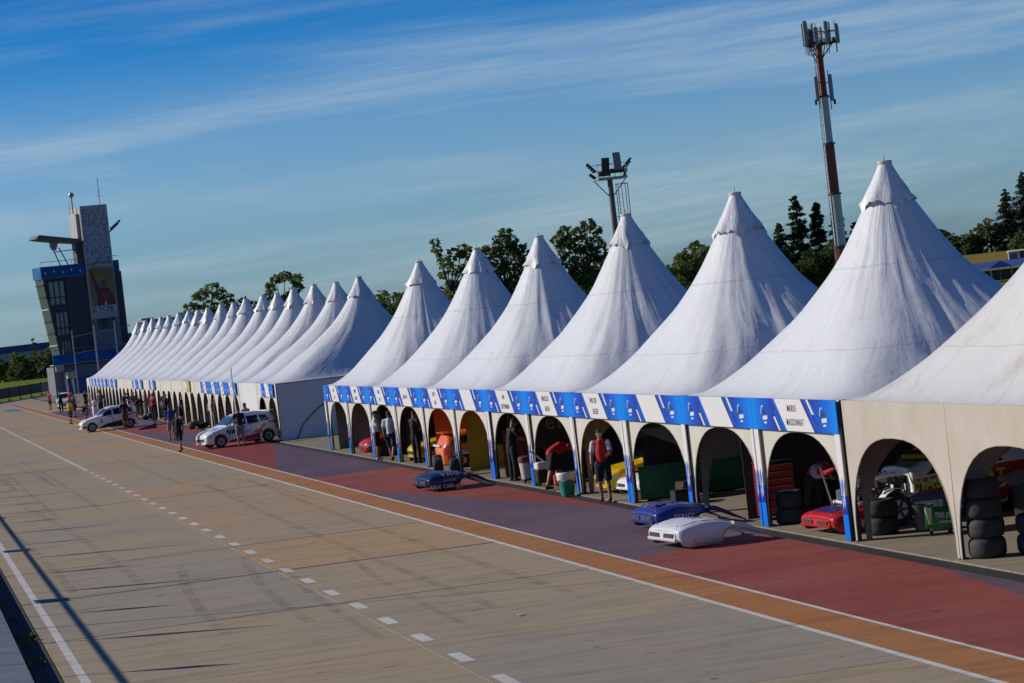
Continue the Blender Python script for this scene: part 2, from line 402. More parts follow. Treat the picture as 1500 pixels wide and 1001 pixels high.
# painted sheets
def sheet(name, poly, z, m, parent):
    b = MB(); b.add([(x, y, z) for x, y in poly], [tuple(range(len(poly)))]); return b.build(name, m, parent)
sheet('lane_line', [(12.16, 0), (12.27, 0), (12.27, 300), (12.16, 300)], .004, conc_white, lane)
sheet('orange_strip', [(12.275, 0), (13.07, 0), (13.07, 300), (12.275, 300)], .004, conc_orange, lane)
sheet('lane_line', [(13.075, 0), (13.16, 0), (13.16, 300), (13.075, 300)], .004, conc_white, lane)
sheet('lane_line', [(2.30, 0), (2.45, 0), (2.45, 290), (2.30, 290)], .004, conc_white, lane)
A, B = 13.165, 16.245
for nm, m, p in [('purple_zone', conc_purple, [(A, 0), (B, 0), (B, 41), (A, 18)]), ('red_zone', conc_red, [(A, 18), (B, 41), (B, 50.1), (A, 48.5)]),
                 ('purple_zone', conc_purple, [(A, 48.5), (B, 50.1), (B, 60.8), (A, 79)]), ('red_zone', conc_red, [(A, 79), (B, 60.8), (B, 88.5), (A, 87.9)]),
                 ('purple_zone', conc_purple, [(A, 87.9), (B, 88.5), (B, 119), (A, 96)]), ('red_zone', conc_red, [(A, 96), (B, 119), (B, 128.4), (A, 127.6)]),
                 ('purple_zone', conc_purple, [(A, 127.6), (B, 128.4), (B, 140), (A, 158)]), ('red_zone', conc_red, [(A, 158), (B, 140), (B, 168), (A, 167)]),
                 ('purple_zone', conc_purple, [(A, 167), (B, 168), (B, 200), (A, 177)]), ('red_zone', conc_red, [(A, 177), (B, 200), (B, 209), (A, 208)]),
                 ('purple_zone', conc_purple, [(A, 208), (B, 209), (B, 236), (A, 240)])]:
    sheet(nm, p, .004, m, lane)
dash_me = None
yy = 14.2
while yy < 112:
    sheet('dash_mark', [(7.52, yy), (7.72, yy), (7.72, yy+1.12), (7.52, yy+1.12)], .004, conc_white, lane); yy += 2.94
sheet('dash_mark', [(7.54, yy), (7.68, yy), (7.68, 300), (7.54, 300)], .004, conc_white, lane)
for yj, wj in ((56.0, .07), (88.0, .05), (64.0, .035), (120.0, .05), (48.0, .025)):
    sheet('expansion_joint', [(2.07, yj-wj), (12.15, yj-wj), (12.15, yj+wj), (2.07, yj+wj)], .0025, concrete_base, lane)
sheet('blue_mark', [(10.6, 262), (12.0, 262), (12.0, 276), (10.6, 276)], .004, conc_blue, lane)

mark = mat('rubber_mark', (.05, .045, .04), .8); t_, N_, L_k, b_ = nodes_of(mark)
g_ = N_('ShaderNodeNewGeometry'); n_ = N_('ShaderNodeTexNoise'); n_.inputs['Scale'].default_value = 1.3; n_.inputs['Detail'].default_value = 8; n_.inputs['Roughness'].default_value = .75; L_k(g_.outputs['Position'], n_.inputs['Vector'])
r_ = N_('ShaderNodeMapRange'); r_.inputs['From Min'].default_value = .42; r_.inputs['From Max'].default_value = .78; r_.inputs['To Max'].default_value = .34; L_k(n_.outputs['Fac'], r_.inputs[0])
tp_ = N_('ShaderNodeBsdfTransparent'); mx_ = N_('ShaderNodeMixShader'); L_k(r_.outputs[0], mx_.inputs[0]); L_k(tp_.outputs[0], mx_.inputs[1]); L_k(b_.outputs[0], mx_.inputs[2]); L_k(mx_.outputs[0], t_.nodes['Material Output'].inputs[0])
def tyre_mark(fn, w, n=40):
    b = MB(); vs = []; fs = []
    for i in range(n+1):
        p = Vector(fn(i/n)); q = Vector(fn(min(1, i/n+.01))); p0 = Vector(fn(max(0, i/n-.01))); d = (q-p0).normalized(); nn = Vector((-d.y, d.x))*w/2
        vs += [(p.x+nn.x, p.y+nn.y, .0062), (p.x-nn.x, p.y-nn.y, .0062)]
    for i in range(n): fs.append((2*i, 2*i+1, 2*i+3, 2*i+2))
    b.add(vs, fs).build('tyre_mark', mark, lane)
rk = random.Random(21)
for k in range(9):          # long marks left by cars leaving the pits and a few turning circles
    x0 = rk.uniform(3.2, 11.2); y0 = rk.uniform(26, 110); ln = rk.uniform(14, 50); bend = rk.uniform(-.9, .9); w_ = rk.uniform(.14, .24)
    for dx in (0, 1.45): tyre_mark(lambda u: (min(12, max(2.6, x0+dx+bend*u*u)), y0+ln*u), w_)
for k in range(26):          # scraps and pebbles
    x, y = rk.uniform(3, 15.8), rk.uniform(30, 95); sheet('oil_spot', [(x+rk.uniform(.06, .2)*math.cos(a), y+rk.uniform(.08, .3)*math.sin(a)) for a in [2*PI*i/9 for i in range(9)]], .0064, mark, lane)
tag(MB().add([(14.0, 42.2, .03), (14.12, 42.22, .012), (14.13, 42.36, .04), (14.02, 42.34, .02)], [(0, 1, 2, 3)]).build('paper_scrap', white_vinyl), 'scrap of white paper lying on the near concrete', 'litter').location = (-4.6, 0, 0)

# walkway beside the pit wall, gutter, drain, pit floor
structure(MB().box((-3.2, 140, -.02), (9.5, 340, .54)).build('walkway', conc_walk))          # top z .25, x .. 1.55
structure(MB().box((1.80, 140, -.006), (.50, 340, .03)).build('gutter', mat('gutter_shade', (.022, .02, .018), .95, col2=(.05, .042, .03), vscale=3)))  # shadow of the walkway edge painted in as mottled near-black colour
pit = structure(MB().box((33.7, 152, -.16), (34, 364, .28)).build('pit_floor_base', concrete_base))     # x 16.7 ..
for i in range(-2, 41):
    for x0, x1 in ((16.70, 21.2), (21.2, 25.7)):
        slab(x0, x1, i*DY, i*DY+DY, conc_pit, pit)
for o in pit.children: o.location.z = .004
structure(MB().box((16.475, 152, -.07), (.44, 364, .08)).build('drain_channel', mat('drain_black', (.012, .011, .01), .9, var=.3)))  # near-black strip, its top just below the slabs
weed = mat('weed', (.07, .11, .02), .8, var=.3)
b = MB()
for q in range(26):
    x, y = random.uniform(1.6, 2.0), random.choice((44.5, 47.8, 52.3, 49.0))+random.uniform(-.5, .5)
    for k in range(3):
        a = random.uniform(0, 6.3); b.add([(x, y, 0), (x+.08*math.cos(a), y+.08*math.sin(a), .08), (x+.03, y+.02, .1)], [(0, 1, 2)])
tag(b.build('weeds', weed), 'tufts of green weed in the dark gutter beside the walkway', 'weeds', kind='stuff')

# pit wall fence (its shadow falls across the lane)
pw = thing('pit_wall_fence', 'steel fence with a broad top rail along the walkway, seen by its shadow', 'fence', (-1.32, 0, .25))
b = MB().box((0, 130, 2.0), (.06, 260, .05)); b.box((0, 130, 1.1), (.03, 260, .03)); b.build('rail', steel, pw)
yp = 34.0; k = 0
while yp < 150:
    hh = [3.2, 4.2, 3.0, 3.7, 3.1, 4.0][k % 6]
    MB().tube([(0, yp, 0), (0, yp, 2.1)], .03, 6).tube([(0, yp, 2.1), (-.02, yp, 2.6), (-.05, yp, hh)], [.05, .15, .012], 6).build('post', steel, pw)
    MB().tube([(0, yp+1.7, 0), (0, yp+1.7, 2.0)], .014, 5).tube([(0, yp+1.95, 0), (0, yp+1.95, 2.0)], .014, 5).build('stay', steel, pw)
    if k % 3 == 1: MB().box((0, yp+3.2, 1.9), (.04, .9, .35)).build('sign_board', steel, pw)
    yp += 5.3; k += 1
fp = thing('flag_pole', 'tall slim pole beside the pit wall, seen by its long shadow', 'pole', (-1.9, 53.0, .25))
MB().tube([(0, 0, 0), (0, 0, 8.4)], [.05, .02], 6).build('shaft', steel, fp)

# ------------------------------------------------------------------ tents
X0, EAVE, APEX = 16.86, 2.62, 7.12
def tent(idx, ya, yb, depth, bays, label, roof_m, wall_m, group, near, walls=None, closed=()):
    Wd, D = (yb-ya)-.12, depth
    t = thing('pagoda_tent', label, 'tent', (X0, (ya+yb)/2, 0), 0, group)
    rnd = random.Random(idx*13+5); hm_ = min(Wd, D)/2
    lx, ly, ah = rnd.uniform(-.10, .10), rnd.uniform(-.10, .10), rnd.uniform(-.07, .05); cs = rnd.uniform(.88, 1.08)
    sst = lambda q: (lambda w: w*w*(3-2*w))(min(1, max(0, q)))
    # membrane roof
    nu, nv = (128, 30) if near else (64, 18)
    vs, fs, uvs = [], [], []
    seed = idx*7.3
    for j in range(nv+1):
        r = .045+(1-.045)*(j/nv)**1.15
        z = APEX-.05-(APEX-.05-EAVE)*(1-(1-r)**(1.12+.27*sst(r/.4)))
        hx = hm_+(D/2-hm_)*sst((r-.04)/.66); hy = hm_+(Wd/2-hm_)*sst((r-.04)/.66)
        nexp = 2.05+14*max(0, r-.15)**2.2 if r < 1 else 80
        for k in range(nu+1):
            th = 2*PI*k/nu; c, s_ = math.cos(th), math.sin(th)
            rad = (abs(c)**nexp+abs(s_)**nexp)**(-1/nexp)
            # slack folds: strongest on the lower half, nothing at the eave line
            am = .036*math.sin(PI*min(1, r))**1.0*(.3+r)
            f = am*mnoise.noise((k*.9+seed, r*2.2, seed)) if near else am*.7*mnoise.noise((k*1.1+seed, r*2, seed))
            kk = k % nu
            f = am*mnoise.noise((math.cos(2*PI*kk/nu)*9+seed, math.sin(2*PI*kk/nu)*9, r*2.4))+.6*am*mnoise.noise((math.cos(2*PI*kk/nu)*26+seed, math.sin(2*PI*kk/nu)*26, r*4))
            sag = 1 if r > .999 else 1+f*.5
            ln_ = (1-r)**1.3; vs.append((D/2+hx*c*rad*r*sag+lx*ln_, hy*s_*rad*r*sag+ly*ln_, z+f+ah*ln_)); uvs.append((k/nu, r))
    for j in range(nv):
        for k in range(nu): a = j*(nu+1)+k; fs.append((a, a+nu+1, a+nu+2, a+1))
    me = bpy.data.meshes.new('roof'); me.from_pydata(vs, [], fs); me.materials.append(roof_m); me.shade_smooth()
    ul = me.uv_layers.new(name='UVMap'); vi = np.empty(len(me.loops), dtype=np.int32); me.loops.foreach_get('vertex_index', vi)
    ul.data.foreach_set('uv', np.array(uvs, dtype=np.float32)[vi].ravel())
    link('roof', me, t)
    # loose collar round the peak
    n = 48; vs, fs, uvs = [], [], []
    for j in range(7):
        q = j/6; r = .13+(.43*q+.05*q*q)*cs; z = APEX-.02-.86*cs*q**.95
        for k in range(n+1):
            th = 2*PI*(k % n)/n; pl = 1+.05*q*math.sin(7*th+idx)+.05*q*rnd.uniform(-1, 1)
            if j == 6: z = APEX-.88*cs-.20*max(0, math.sin(4*th+.6+idx))**4+.05*rnd.uniform(-1, 1); pl *= 1.02
            vs.append((D/2+math.cos(th)*r*pl+lx, math.sin(th)*r*pl+ly, z+ah)); uvs.append((k/n, .5*q))
    for j in range(6):
        for k in range(n): a = j*(n+1)+k; fs.append((a, a+n+1, a+n+2, a+1))
    me = bpy.data.meshes.new('collar'); me.from_pydata(vs, [], fs); me.materials.append(roof_m); me.shade_smooth()
    ul = me.uv_layers.new(name='UVMap'); vi = np.empty(len(me.loops), dtype=np.int32); me.loops.foreach_get('vertex_index', vi)
    ul.data.foreach_set('uv', np.array(uvs, dtype=np.float32)[vi].ravel())
    link('collar', me, t)
    MB().lathe([(.145, -.03), (.155, .0), (.15, .03), (.12, .045)], 14, (D/2+lx, ly, APEX-.01+ah)).build('cap_ring', wall_white, t)
    if near: MB().tube([(D/2+lx, ly, APEX+ah), (D/2+lx, ly, APEX+.15+ah)], .007, 5).build('finial', dark_steel, t)
    # walls: local u runs from far (left in view) to near
    def arch(wd, zt, crown, leg, ne=2.5, m=22):
        a = wd/2-leg; pts = []
        for i in range(m+1):
            ph = PI*i/m; c, s_ = math.cos(ph), math.sin(ph)
            pts.append((wd/2-a*math.copysign(abs(c)**(2/ne), c), crown*max(0, s_)**(2/ne)))
        return pts
    def arch_wall(name, wd, fn, zt, crown, leg, m, ne=2.5):
        P_ = arch(wd, zt, crown, leg, ne); vs = []; fs = []
        top = [(0, zt)]+[(u, zt) for u, z in P_]+[(wd, zt)]; low = [(0, 0)]+P_+[(wd, 0)]
        for (u, z), (u2, z2) in zip(top, low):
            k_ = .018*mnoise.noise((u*1.7, idx*3.1, len(name)))
            for w in (0, .012): vs += [fn(u, z, w+k_*.3), fn(u2, z2, w+k_)]
        for i in range(len(top)-1):
            a = i*4; b_ = a+4
            fs += [(a, a+1, b_+1, b_), (a+2, b_+2, b_+3, a+3), (a+1, a+3, b_+3, b_+1)]
        if near: MB().tube([fn(u, z, -.004) for u, z in P_], .013, 5).build('hem', m, t)
        return MB().add(vs, fs).build(name, m, t)
    bw = Wd/bays
    for q in range(bays):
        u0 = q*bw
        f = lambda u, z, w, u0=u0: (w, Wd/2-u0-u, z)
        if q in closed:
            MB().box((.01, Wd/2-u0-bw/2, EAVE/2), (.014, bw, EAVE)).build('door_flap', white_vinyl, t)
        else:
            arch_wall('arch_panel', bw, f, EAVE-.002, 1.98, .10 if near else .14, wall_m)
    for q in range(bays+1):
        y = Wd/2-q*bw; y = max(-Wd/2+.06, min(Wd/2-.06, y))
        MB().tube([(.06, y, 0), (.06, y, EAVE-.05)], .032, 6).box((.06, y, .012), (.16, .14, .02)).build('pole', dark_steel, t)
    for y in (-Wd/2+.06, Wd/2-.06):
        MB().tube([(D-.06, y, 0), (D-.06, y, EAVE-.05)], .032, 6).build('pole', dark_steel, t)
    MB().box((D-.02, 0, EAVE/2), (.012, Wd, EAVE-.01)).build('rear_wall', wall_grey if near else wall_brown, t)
    # side walls closing each bay towards the far end
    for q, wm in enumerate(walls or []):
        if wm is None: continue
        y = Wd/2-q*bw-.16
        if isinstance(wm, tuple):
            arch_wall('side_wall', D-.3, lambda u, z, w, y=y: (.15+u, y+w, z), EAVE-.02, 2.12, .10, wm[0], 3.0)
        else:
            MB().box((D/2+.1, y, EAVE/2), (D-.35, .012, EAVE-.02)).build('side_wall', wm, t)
    return t

YN, BAY = 41.49, 4.98
near_walls = {   # far bay wall, near bay wall, near to far
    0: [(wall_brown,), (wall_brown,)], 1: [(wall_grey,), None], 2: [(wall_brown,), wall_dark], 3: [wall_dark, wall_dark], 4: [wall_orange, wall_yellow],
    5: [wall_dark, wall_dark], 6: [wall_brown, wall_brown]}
near_lbl = ['cream dirt streaked tent at the near right edge, stacked tyres under its arch', 'large white tent over the red tool chest bay beside the cream tent',
            'white tent over the green walled bay and red vested man', 'white tent over the black walled bays with the green bin outside',
            'white tent over the yellow and orange walled bays', 'white tent over the two white shirted men talking', 'white tent at the far end of the near row, beside the gap']
for i in range(7):
    ya = YN-BAY+i*2*BAY; yb = ya+2*BAY
    tent(i, ya, yb, 6.84, 2, near_lbl[i], roof_cream if i == 0 else roof_white, wall_cream if i == 0 else wall_white, 'white peaked tents along the pit lane', True, near_walls.get(i))
YF, FW = 120.51, 6.6875
NF = 18
ords = ['first', 'second', 'third', 'fourth', 'fifth', 'sixth', 'seventh', 'eighth', 'ninth', 'tenth', 'eleventh', 'twelfth', 'thirteenth', 'fourteenth', 'fifteenth', 'sixteenth', 'seventeenth', 'eighteenth']
for i in range(NF):
    lab = 'narrow fronted white tent, %s tent of the far row beyond the gap' % ords[i]
    if i == 0: lab = 'white tent with a closed grey side wall facing the gap, behind the white hatchback'
    if i == NF-1: lab = 'last narrow white tent at the far end of the row, below the control tower'
    tent(20+i, YF+i*FW, YF+(i+1)*FW, 9.8, 2, lab, roof_white, wall_white, 'white peaked tents along the pit lane', i < 3,
         [wall_brown, wall_brown], closed=(0, 1) if i == 1 else ())
# closed side wall with its sewn arch line, facing the gap
side_m = mat('side_canvas', (.62, .62, .61), .55, var=.05, vscale=1.5, bump=.3, bscale=2.5)
sw = thing('side_curtain', 'grey side curtain with a curved zip line closing the tent beside the gap', 'curtain', (X0, YF-.04, 0))
b = MB(); vs = []; fs = []; n = 40
for i in range(n+1):
    for j in range(9):
        x = .02+9.7*i/n; z = .02+2.56*j/8; vs.append((x, .03*mnoise.noise((x*1.3, z*1.2, 2.2))+.012*math.sin(z*11), z))
for i in range(n):
    for j in range(8): a = i*9+j; fs.append((a, a+1, a+10, a+9))
b.add(vs, fs).build('curtain', side_m, sw, smooth='all')
MB().tube([(.7+8.4*q/24, -.05, 2.25*max(0, math.sin(PI*q/24))**.62) for q in range(25)], .022, 5).build('zip', dark_steel, sw)

# ------------------------------------------------------------------ banners of the near row
def banner_meshes(L):
    d = {}
    fn = lambda off: (lambda u, v, w: (-off-w, L/2-u, v))
    me = MB().prism([(0.01, 0), (L-.01, 0), (L-.01, .63), (0.01, .63)], fn(0), .02).mesh('panel', banner_grad)
    ul = me.uv_layers.new(name='UVMap')
    for lp in me.loops: ul.data[lp.index].uv = ((L/2-me.vertices[lp.vertex_index].co.y)/L, me.vertices[lp.vertex_index].co.z)
    d['panel'] = me
    k = L/4.98
    P_ = lambda pts, nm, m, off=.022: d.setdefault(nm, []).append(MB().prism([(u*k, v) for u, v in pts], fn(off), .002).mesh(nm, m))
    P_([(1.47, .628), (3.03, .628), (3.68, .002), (2.10, .002)], 'name_plate', white_vinyl)
    def strip(u, v0, v1, w, m):          # slanted bar following the plate edge
        s_ = .62/.63
        P_([(u-(v1-.63)*s_, v1), (u-(v1-.63)*s_+w, v1), (u-(v0-.63)*s_+w, v0), (u-(v0-.63)*s_, v0)], 'stripe', m)
    strip(1.34, 0.002, .628, .10, sky_vinyl); strip(1.19, .002, .40, .07, sky_vinyl); strip(.99, .002, .27, .11, white_vinyl)
    strip(3.10, .002, .628, .06, navy_vinyl); strip(3.20, .06, .628, .07, sky_vinyl); strip(3.34, .34, .628, .12, white_vinyl); strip(3.50, .24, .60, .06, sky_vinyl)
    for u in (.72, 4.18):
        b = MB()
        arc = [(u+.10*math.cos(a), .33+.13*math.sin(a)) for a in [PI*(.42+.62*i/8) for i in range(9)]]
        arc2 = [(u+.125*math.cos(a), .33+.155*math.sin(a)) for a in [PI*(.42+.62*i/8) for i in range(9)]]
        for i in range(8): b.prism([(arc[i][0]*k, arc[i][1]), (arc[i+1][0]*k, arc[i+1][1]), (arc2[i+1][0]*k, arc2[i+1][1]), (arc2[i][0]*k, arc2[i][1])], fn(.022), .002)
        b.cur = 1; b.prism([((u-.07)*k, .31), ((u+.20)*k, .31), ((u+.16)*k, .35), ((u+.06)*k, .42), ((u-.01)*k, .36)], fn(.022), .002)
        b.cur = 0; b.prism([((u-.03)*k, .19), ((u+.25)*k, .21), ((u+.25)*k, .29), ((u-.03)*k, .27)], fn(.022), .002)
        b.prism([((u+.02)*k, .12), ((u+.19)*k, .13), ((u+.19)*k, .165), ((u+.02)*k, .155)], fn(.022), .002)
        d.setdefault('emblem', []).append(b.mesh('emblem', [white_vinyl, ink]))
    return d
bay_desc = ['', 'the red tool chest bay', 'the empty grey bay', 'the green walled bay', 'the red vested man', 'the man bending in a red shirt', 'the man in black overalls',
            'the yellow walled bay', 'the orange walled bay', 'the car with black stripes', 'the two white shirted men', 'the second bay from the gap', 'the end bay']
names = {1: ('MARIO', 'MASSONNAT'), 4: ('WALTER', 'BELIER'), 5: ('MARCELO', 'BELIER'), 6: ('IAN', 'REUTEMANN'), 8: ('BETO', 'HID'), 9: ('JUAN VIA', ''), 10: ('IVAN', 'PIA'), 11: ('OMAR', 'ORDAS'), 12: ('IGN', 'LEZ')}
nb = banner_meshes(4.98)
def banner(xyz, md, label, group, nm=None, L=4.98):
    t = thing('fascia_banner', label, 'banner', xyz, 0, group)
    link('panel', md['panel'], t)
    for k_ in ('name_plate', 'stripe', 'emblem'):
        for me in md[k_]: link(k_, me, t)
    if nm:
        if nm[1]:
            text(nm[0], .19, ink, t, (-.026, L/2-.48*L-.10, .44), FACE_LANE, bold=.001, cond=.80); text(nm[1], .19, ink, t, (-.026, L/2-.52*L-.04, .17), FACE_LANE, bold=.001, cond=.80)
        else: text(nm[0], .19, ink, t, (-.026, 0, .31), FACE_LANE, bold=.001, cond=.80)
    return t
for q in range(1, 13):
    banner((X0-.07, YN+(q+.5)*BAY, 2.0), nb, 'blue and white fascia banner above '+bay_desc[q], 'blue fascia banners', names.get(q))
# printed boards covering the posts
pb = {}
for wdt in (.27, .14):
    w2 = MB().box((0, 0, 1.42), (.02, wdt, 1.14)).mesh('white_board', white_vinyl)
    b2 = MB().box((0, 0, .43), (.02, wdt, .84)).mesh('blue_board', sky_vinyl)
    fn = lambda u, v, w: (-.0105-w, wdt/2-u, v)
    st = []
    for (u, v, ln, m) in [(.0, .78, .30, blue_vinyl), (.28, .72, .34, sky_vinyl), (.5, .86, .25, blue_vinyl), (.62, .62, .22, white_vinyl), (.30, .58, .18, white_vinyl), (.84, .76, .30, blue_vinyl)]:
        u *= wdt; ww = wdt*.15
        st.append(MB().prism([(u, v), (u+ww, v+.10), (u+ww, v+ln+.1), (u, v+ln)], fn, .002).mesh('stripe', m))
    st.append(MB().prism([(0, .50), (wdt, .50), (wdt, .84), (0, .66)], fn, .001).mesh('stripe', blue_vinyl))
    pb[wdt] = (w2, b2, st)
def post_board(y, wdt, label):
    t = thing('post_board', label, 'banner post', (X0-.075, y, 0), 0, 'printed boards on the tent posts')
    w2, b2, st = pb[wdt]; link('white_board', w2, t); link('blue_board', b2, t)
    for me in st: link('stripe', me, t)
for q in range(1, 14):
    y = YN+q*BAY
    near_d = bay_desc[q] if q < 13 else 'the gap'
    if q in (2, 4, 7):
        post_board(y+.15, .14, 'narrow post board left of its twin, beside '+near_d); post_board(y-.12, .27, 'wide post board right of its narrow twin, by '+bay_desc[q-1])
    elif q == 1: post_board(y+.12, .27, 'blue and white post board between the cream tent and the red tool chest bay')
    else: post_board(y, .27, 'post board between %s and %s' % (bay_desc[q-1], near_d))
# far row banners: (y near end, panels)
fb = banner_meshes(3.9)
far_b = [(121.0, 1, 'beside the grey side curtain'), (134.4, 4, 'above the white door flaps'), (177, 1, ''), (186, 2, ''), (208, 2, ''), (217.5, 4, ''), (232.5, 1, ''), (238, 1, '')]
fi = 0
fnames = [None, ('ANA', 'IB'), ('JUAN', 'OD'), ('DAM', 'OS'), ('LUIS', 'VO')]
for y0, n, ds in far_b:
    for j in range(n):
        L_ = 3.9; y = y0+(j+.5)*(L_+.02)
        if y > YF+NF*FW-1: continue
        lab = 'small blue fascia banner on the far tents, %s counted from the gap' % ords[fi]
        if fi == 0: lab = 'single blue fascia banner on the far tents, beside the grey side curtain'
        banner((X0-.07, y, 2.0), fb, lab, 'blue fascia banners', fnames[fi] if fi < 5 else ('LEO', 'OZ'), L_); fi += 1
ylw = mat('yellow_vinyl', (.42, .36, .06), .5, var=.05)
yb_ = thing('yellow_banner', 'yellow fascia banner with matching yellow post on the far tents', 'banner', (X0-.08, 156.0, 0))
MB().box((0, .95, 2.36), (.03, 2.3, .66)).build('panel', ylw, yb_); MB().box((0, -.1, 1.0), (.03, .25, 2.0)).build('post_board', ylw, yb_); MB().box((-.018, 1.6, 2.4), (.004, .9, .4)).build('name_plate', white_vinyl, yb_)
pl = thing('flag_pole', 'thin pale upright pole beside the four joined far banners', 'pole', (16.5, 133.2, 0))
MB().tube([(0, 0, 0), (0, 0, 3.35)], .035, 6).ell((0, 0, 3.36), (.06, .06, .06), 6, 4).build('shaft', white_vinyl, pl)

# ------------------------------------------------------------------ cars
class Loft:
    """Car body as rings along its length; x runs from nose (0) to tail, side +-y."""
    def __init__(s, st): s.st = st     # (x, zbot, zbelt, ztop, wbot, wbelt, wtop)
    def at(s, x):
        st = s.st
        if x <= st[0][0]: return st[0]
        for a, b in zip(st, st[1:]):
            if x <= b[0]:
                t = (x-a[0])/max(1e-6, b[0]-a[0]); return tuple(p+(q-p)*t for p, q in zip(a, b))
        return st[-1]
    def half(s, q):
        x, zb, zl, zt, wb, wl, wt = q; zm = zb+(zl-zb)*.55
        return [(x, 0, zb), (x, wb*.9, zb), (x, wb, zb+.03), (x, (wb+wl)/2+.025, zm), (x, wl, zl), (x, wl-.25*(wl-wt)+.005, zl+(zt-zl)*.3), (x, wt+.02, zt-.10*min(1, (zt-zl)*3)), (x, wt*.86, zt-.015*min(1, (zt-zl)*9)), (x, wt*.45, zt+.012), (x, 0, zt+.016)]
    def body(s, b, cap_front=True, cap_back=True, lo=0, sel=None):
        n = 10; vs = []
        st = sel or s.st
        for q in st:
            h = s.half(q); vs += [(x, y, z) for x, y, z in h]+[(x, -y, z) for x, y, z in h[8:0:-1]]
        m = 18; fs = []
        for i in range(len(st)-1):
            for k in range(m):
                if lo and (k < lo or k >= m-lo): continue
                fs.append((i*m+k, i*m+(k+1) % m, (i+1)*m+(k+1) % m, (i+1)*m+k))
        if cap_front and not lo: fs.append(tuple(range(m)))
        if cap_back and not lo: fs.append(tuple(range((len(st)-1)*m, len(st)*m)))
        return b.add(vs, fs)
    def side(s, x, t, sgn=1, off=0):           # t 0 sill .. 1 belt .. 2 roof edge
        h = s.half(s.at(x)); i, j, f = (2, 3, t/.55) if t < .55 else ((3, 4, (t-.55)/.45) if t <= 1 else ((4, 5, (t-1)/.33) if t < 1.33 else (5, 6, (t-1.33)/.67)))
        p = Vector(h[i]).lerp(Vector(h[j]), f); p.y = sgn*(p.y+off); return p
    def patch(s, b, c, sgn=1, off=.004, n=8):  # c: four (x, t) corners
        vs = []; fs = []
        for i in range(n+1):
            for j in range(5):
                u, v = i/n, j/4
                x = (c[0][0]*(1-u)+c[1][0]*u)*(1-v)+(c[3][0]*(1-u)+c[2][0]*u)*v
                t = (c[0][1]*(1-u)+c[1][1]*u)*(1-v)+(c[3][1]*(1-u)+c[2][1]*u)*v
                vs.append(s.side(x, t, sgn, off))
        for i in range(n):
            for j in range(4): a = i*5+j; fs.append((a, a+1, a+6, a+5))
        return b.add(vs, fs)
    def top(s, b, x0, x1, w0, w1, off=.006, n=4):     # patch on the upper surface
        vs = []; fs = []
        for i in range(n+1):
            x = x0+(x1-x0)*i/n; q = s.at(x); w = w0+(w1-w0)*i/n
            for j in range(7):
                f = -1+j/3; vs.append((x, f*w, q[3]+.016*(1-abs(f))+off))
        for i in range(n):
            for j in range(6): a = i*7+j; fs.append((a, a+1, a+8, a+7))
        return b.add(vs, fs)

def wheel_meshes(r, w):
    ty = MB().lathe([(r*.62, -w/2), (r*.9, -w/2), (r*.985, -w*.38), (r, -w*.2), (r, w*.2), (r*.985, w*.38), (r*.9, w/2), (r*.62, w/2)], 24, axis='Y', closed=True).mesh('tyre', rubber, True)
    b = MB().lathe([(r*.63, -w*.40), (r*.58, -w*.46), (r*.56, -w*.2), (r*.15, -w*.25), (.02, -w*.27)], 20, axis='Y')
    rm = b.mesh('rim', rim_m, True)
    sp = MB()
    for k in range(6):
        a = k*PI/3; sp.box((math.cos(a)*r*.32, -w*.40, math.sin(a)*r*.32), (r*.5, .03, r*.14), 0, 0, -a)
    return ty, rm, sp.mesh('spokes', dark_steel)
WM = wheel_meshes(.285, .19)
def add_wheel(parent, x, y, z=.285, sgn=-1, ms=WM):
    w = bpy.data.objects.new('wheel', None); C.objects.link(w); w.parent = parent; w.location = (x, y, z)
    if sgn > 0: w.rotation_euler = (0, 0, PI)
    link('tyre', ms[0], w); link('rim', ms[1], w); link('spokes', ms[2], w)

def hatch_stations(L=3.6, H=1.47, W=1.62, fw_=.70, rw=3.05, r=.325, hood=.93):
    w = W/2; base = [(0, .32, .52, .60, w*.62, w*.66, w*.58), (.06, .24, .56, .66, w*.78, w*.82, w*.66), (.16, .20, .62, .73, w*.88, w*.92, w*.74), (.32, .19, .68, .80, w*.95, w*.985, w*.80)]
    xs = set([.36, 1.0, 1.12, 1.3, 1.5, 1.75, 2.0, 2.35, 2.7, 3.0, L-.42, L-.2, L-.07, L])
    for c in (fw_, rw):
        for i in range(9): xs.add(round(c-r*math.cos(PI*i/8)*1.02, 4))
    xs = sorted(x for x in xs if x > .33)
    def prof(x, pts):
        for (a, p), (b, q) in zip(pts, pts[1:]):
            if x <= b: t = (x-a)/(b-a); t = t*t*(3-2*t)*.35+t*.65; return p+(q-p)*t
        return pts[-1][1]
    st = list(base)
    for x in xs:
        zb = .18
        for c in (fw_, rw):
            if abs(x-c) < r: zb = max(zb, .26+math.sqrt(max(0, r*r-(x-c)**2)))
        zl = prof(x, [(.3, .68), (1.0, .86), (2.2, .92), (3.1, .97), (L-.15, .98), (L, .80)])
        zt = prof(x, [(.3, .79), (.98, hood), (1.02, hood+.03), (1.62, H-.07), (1.95, H), (2.7, H-.01), (L-.35, H-.08), (L-.2, H-.16), (L-.08, 1.02), (L, .82)])
        zt = max(zt, zl+.012); zl = max(zl, zb+.05); zt = max(zt, zl+.01)
        cab = min(1, max(0, (zt-zl)/.45)); wb = w*(1 if x < L-.3 else 1-.25*((x-L+.3)/.3)**2); wl = wb
        st.append((x, zb, zl, zt, wb*.97, wl, wl*(.93-.22*cab)))
    return Loft(st)

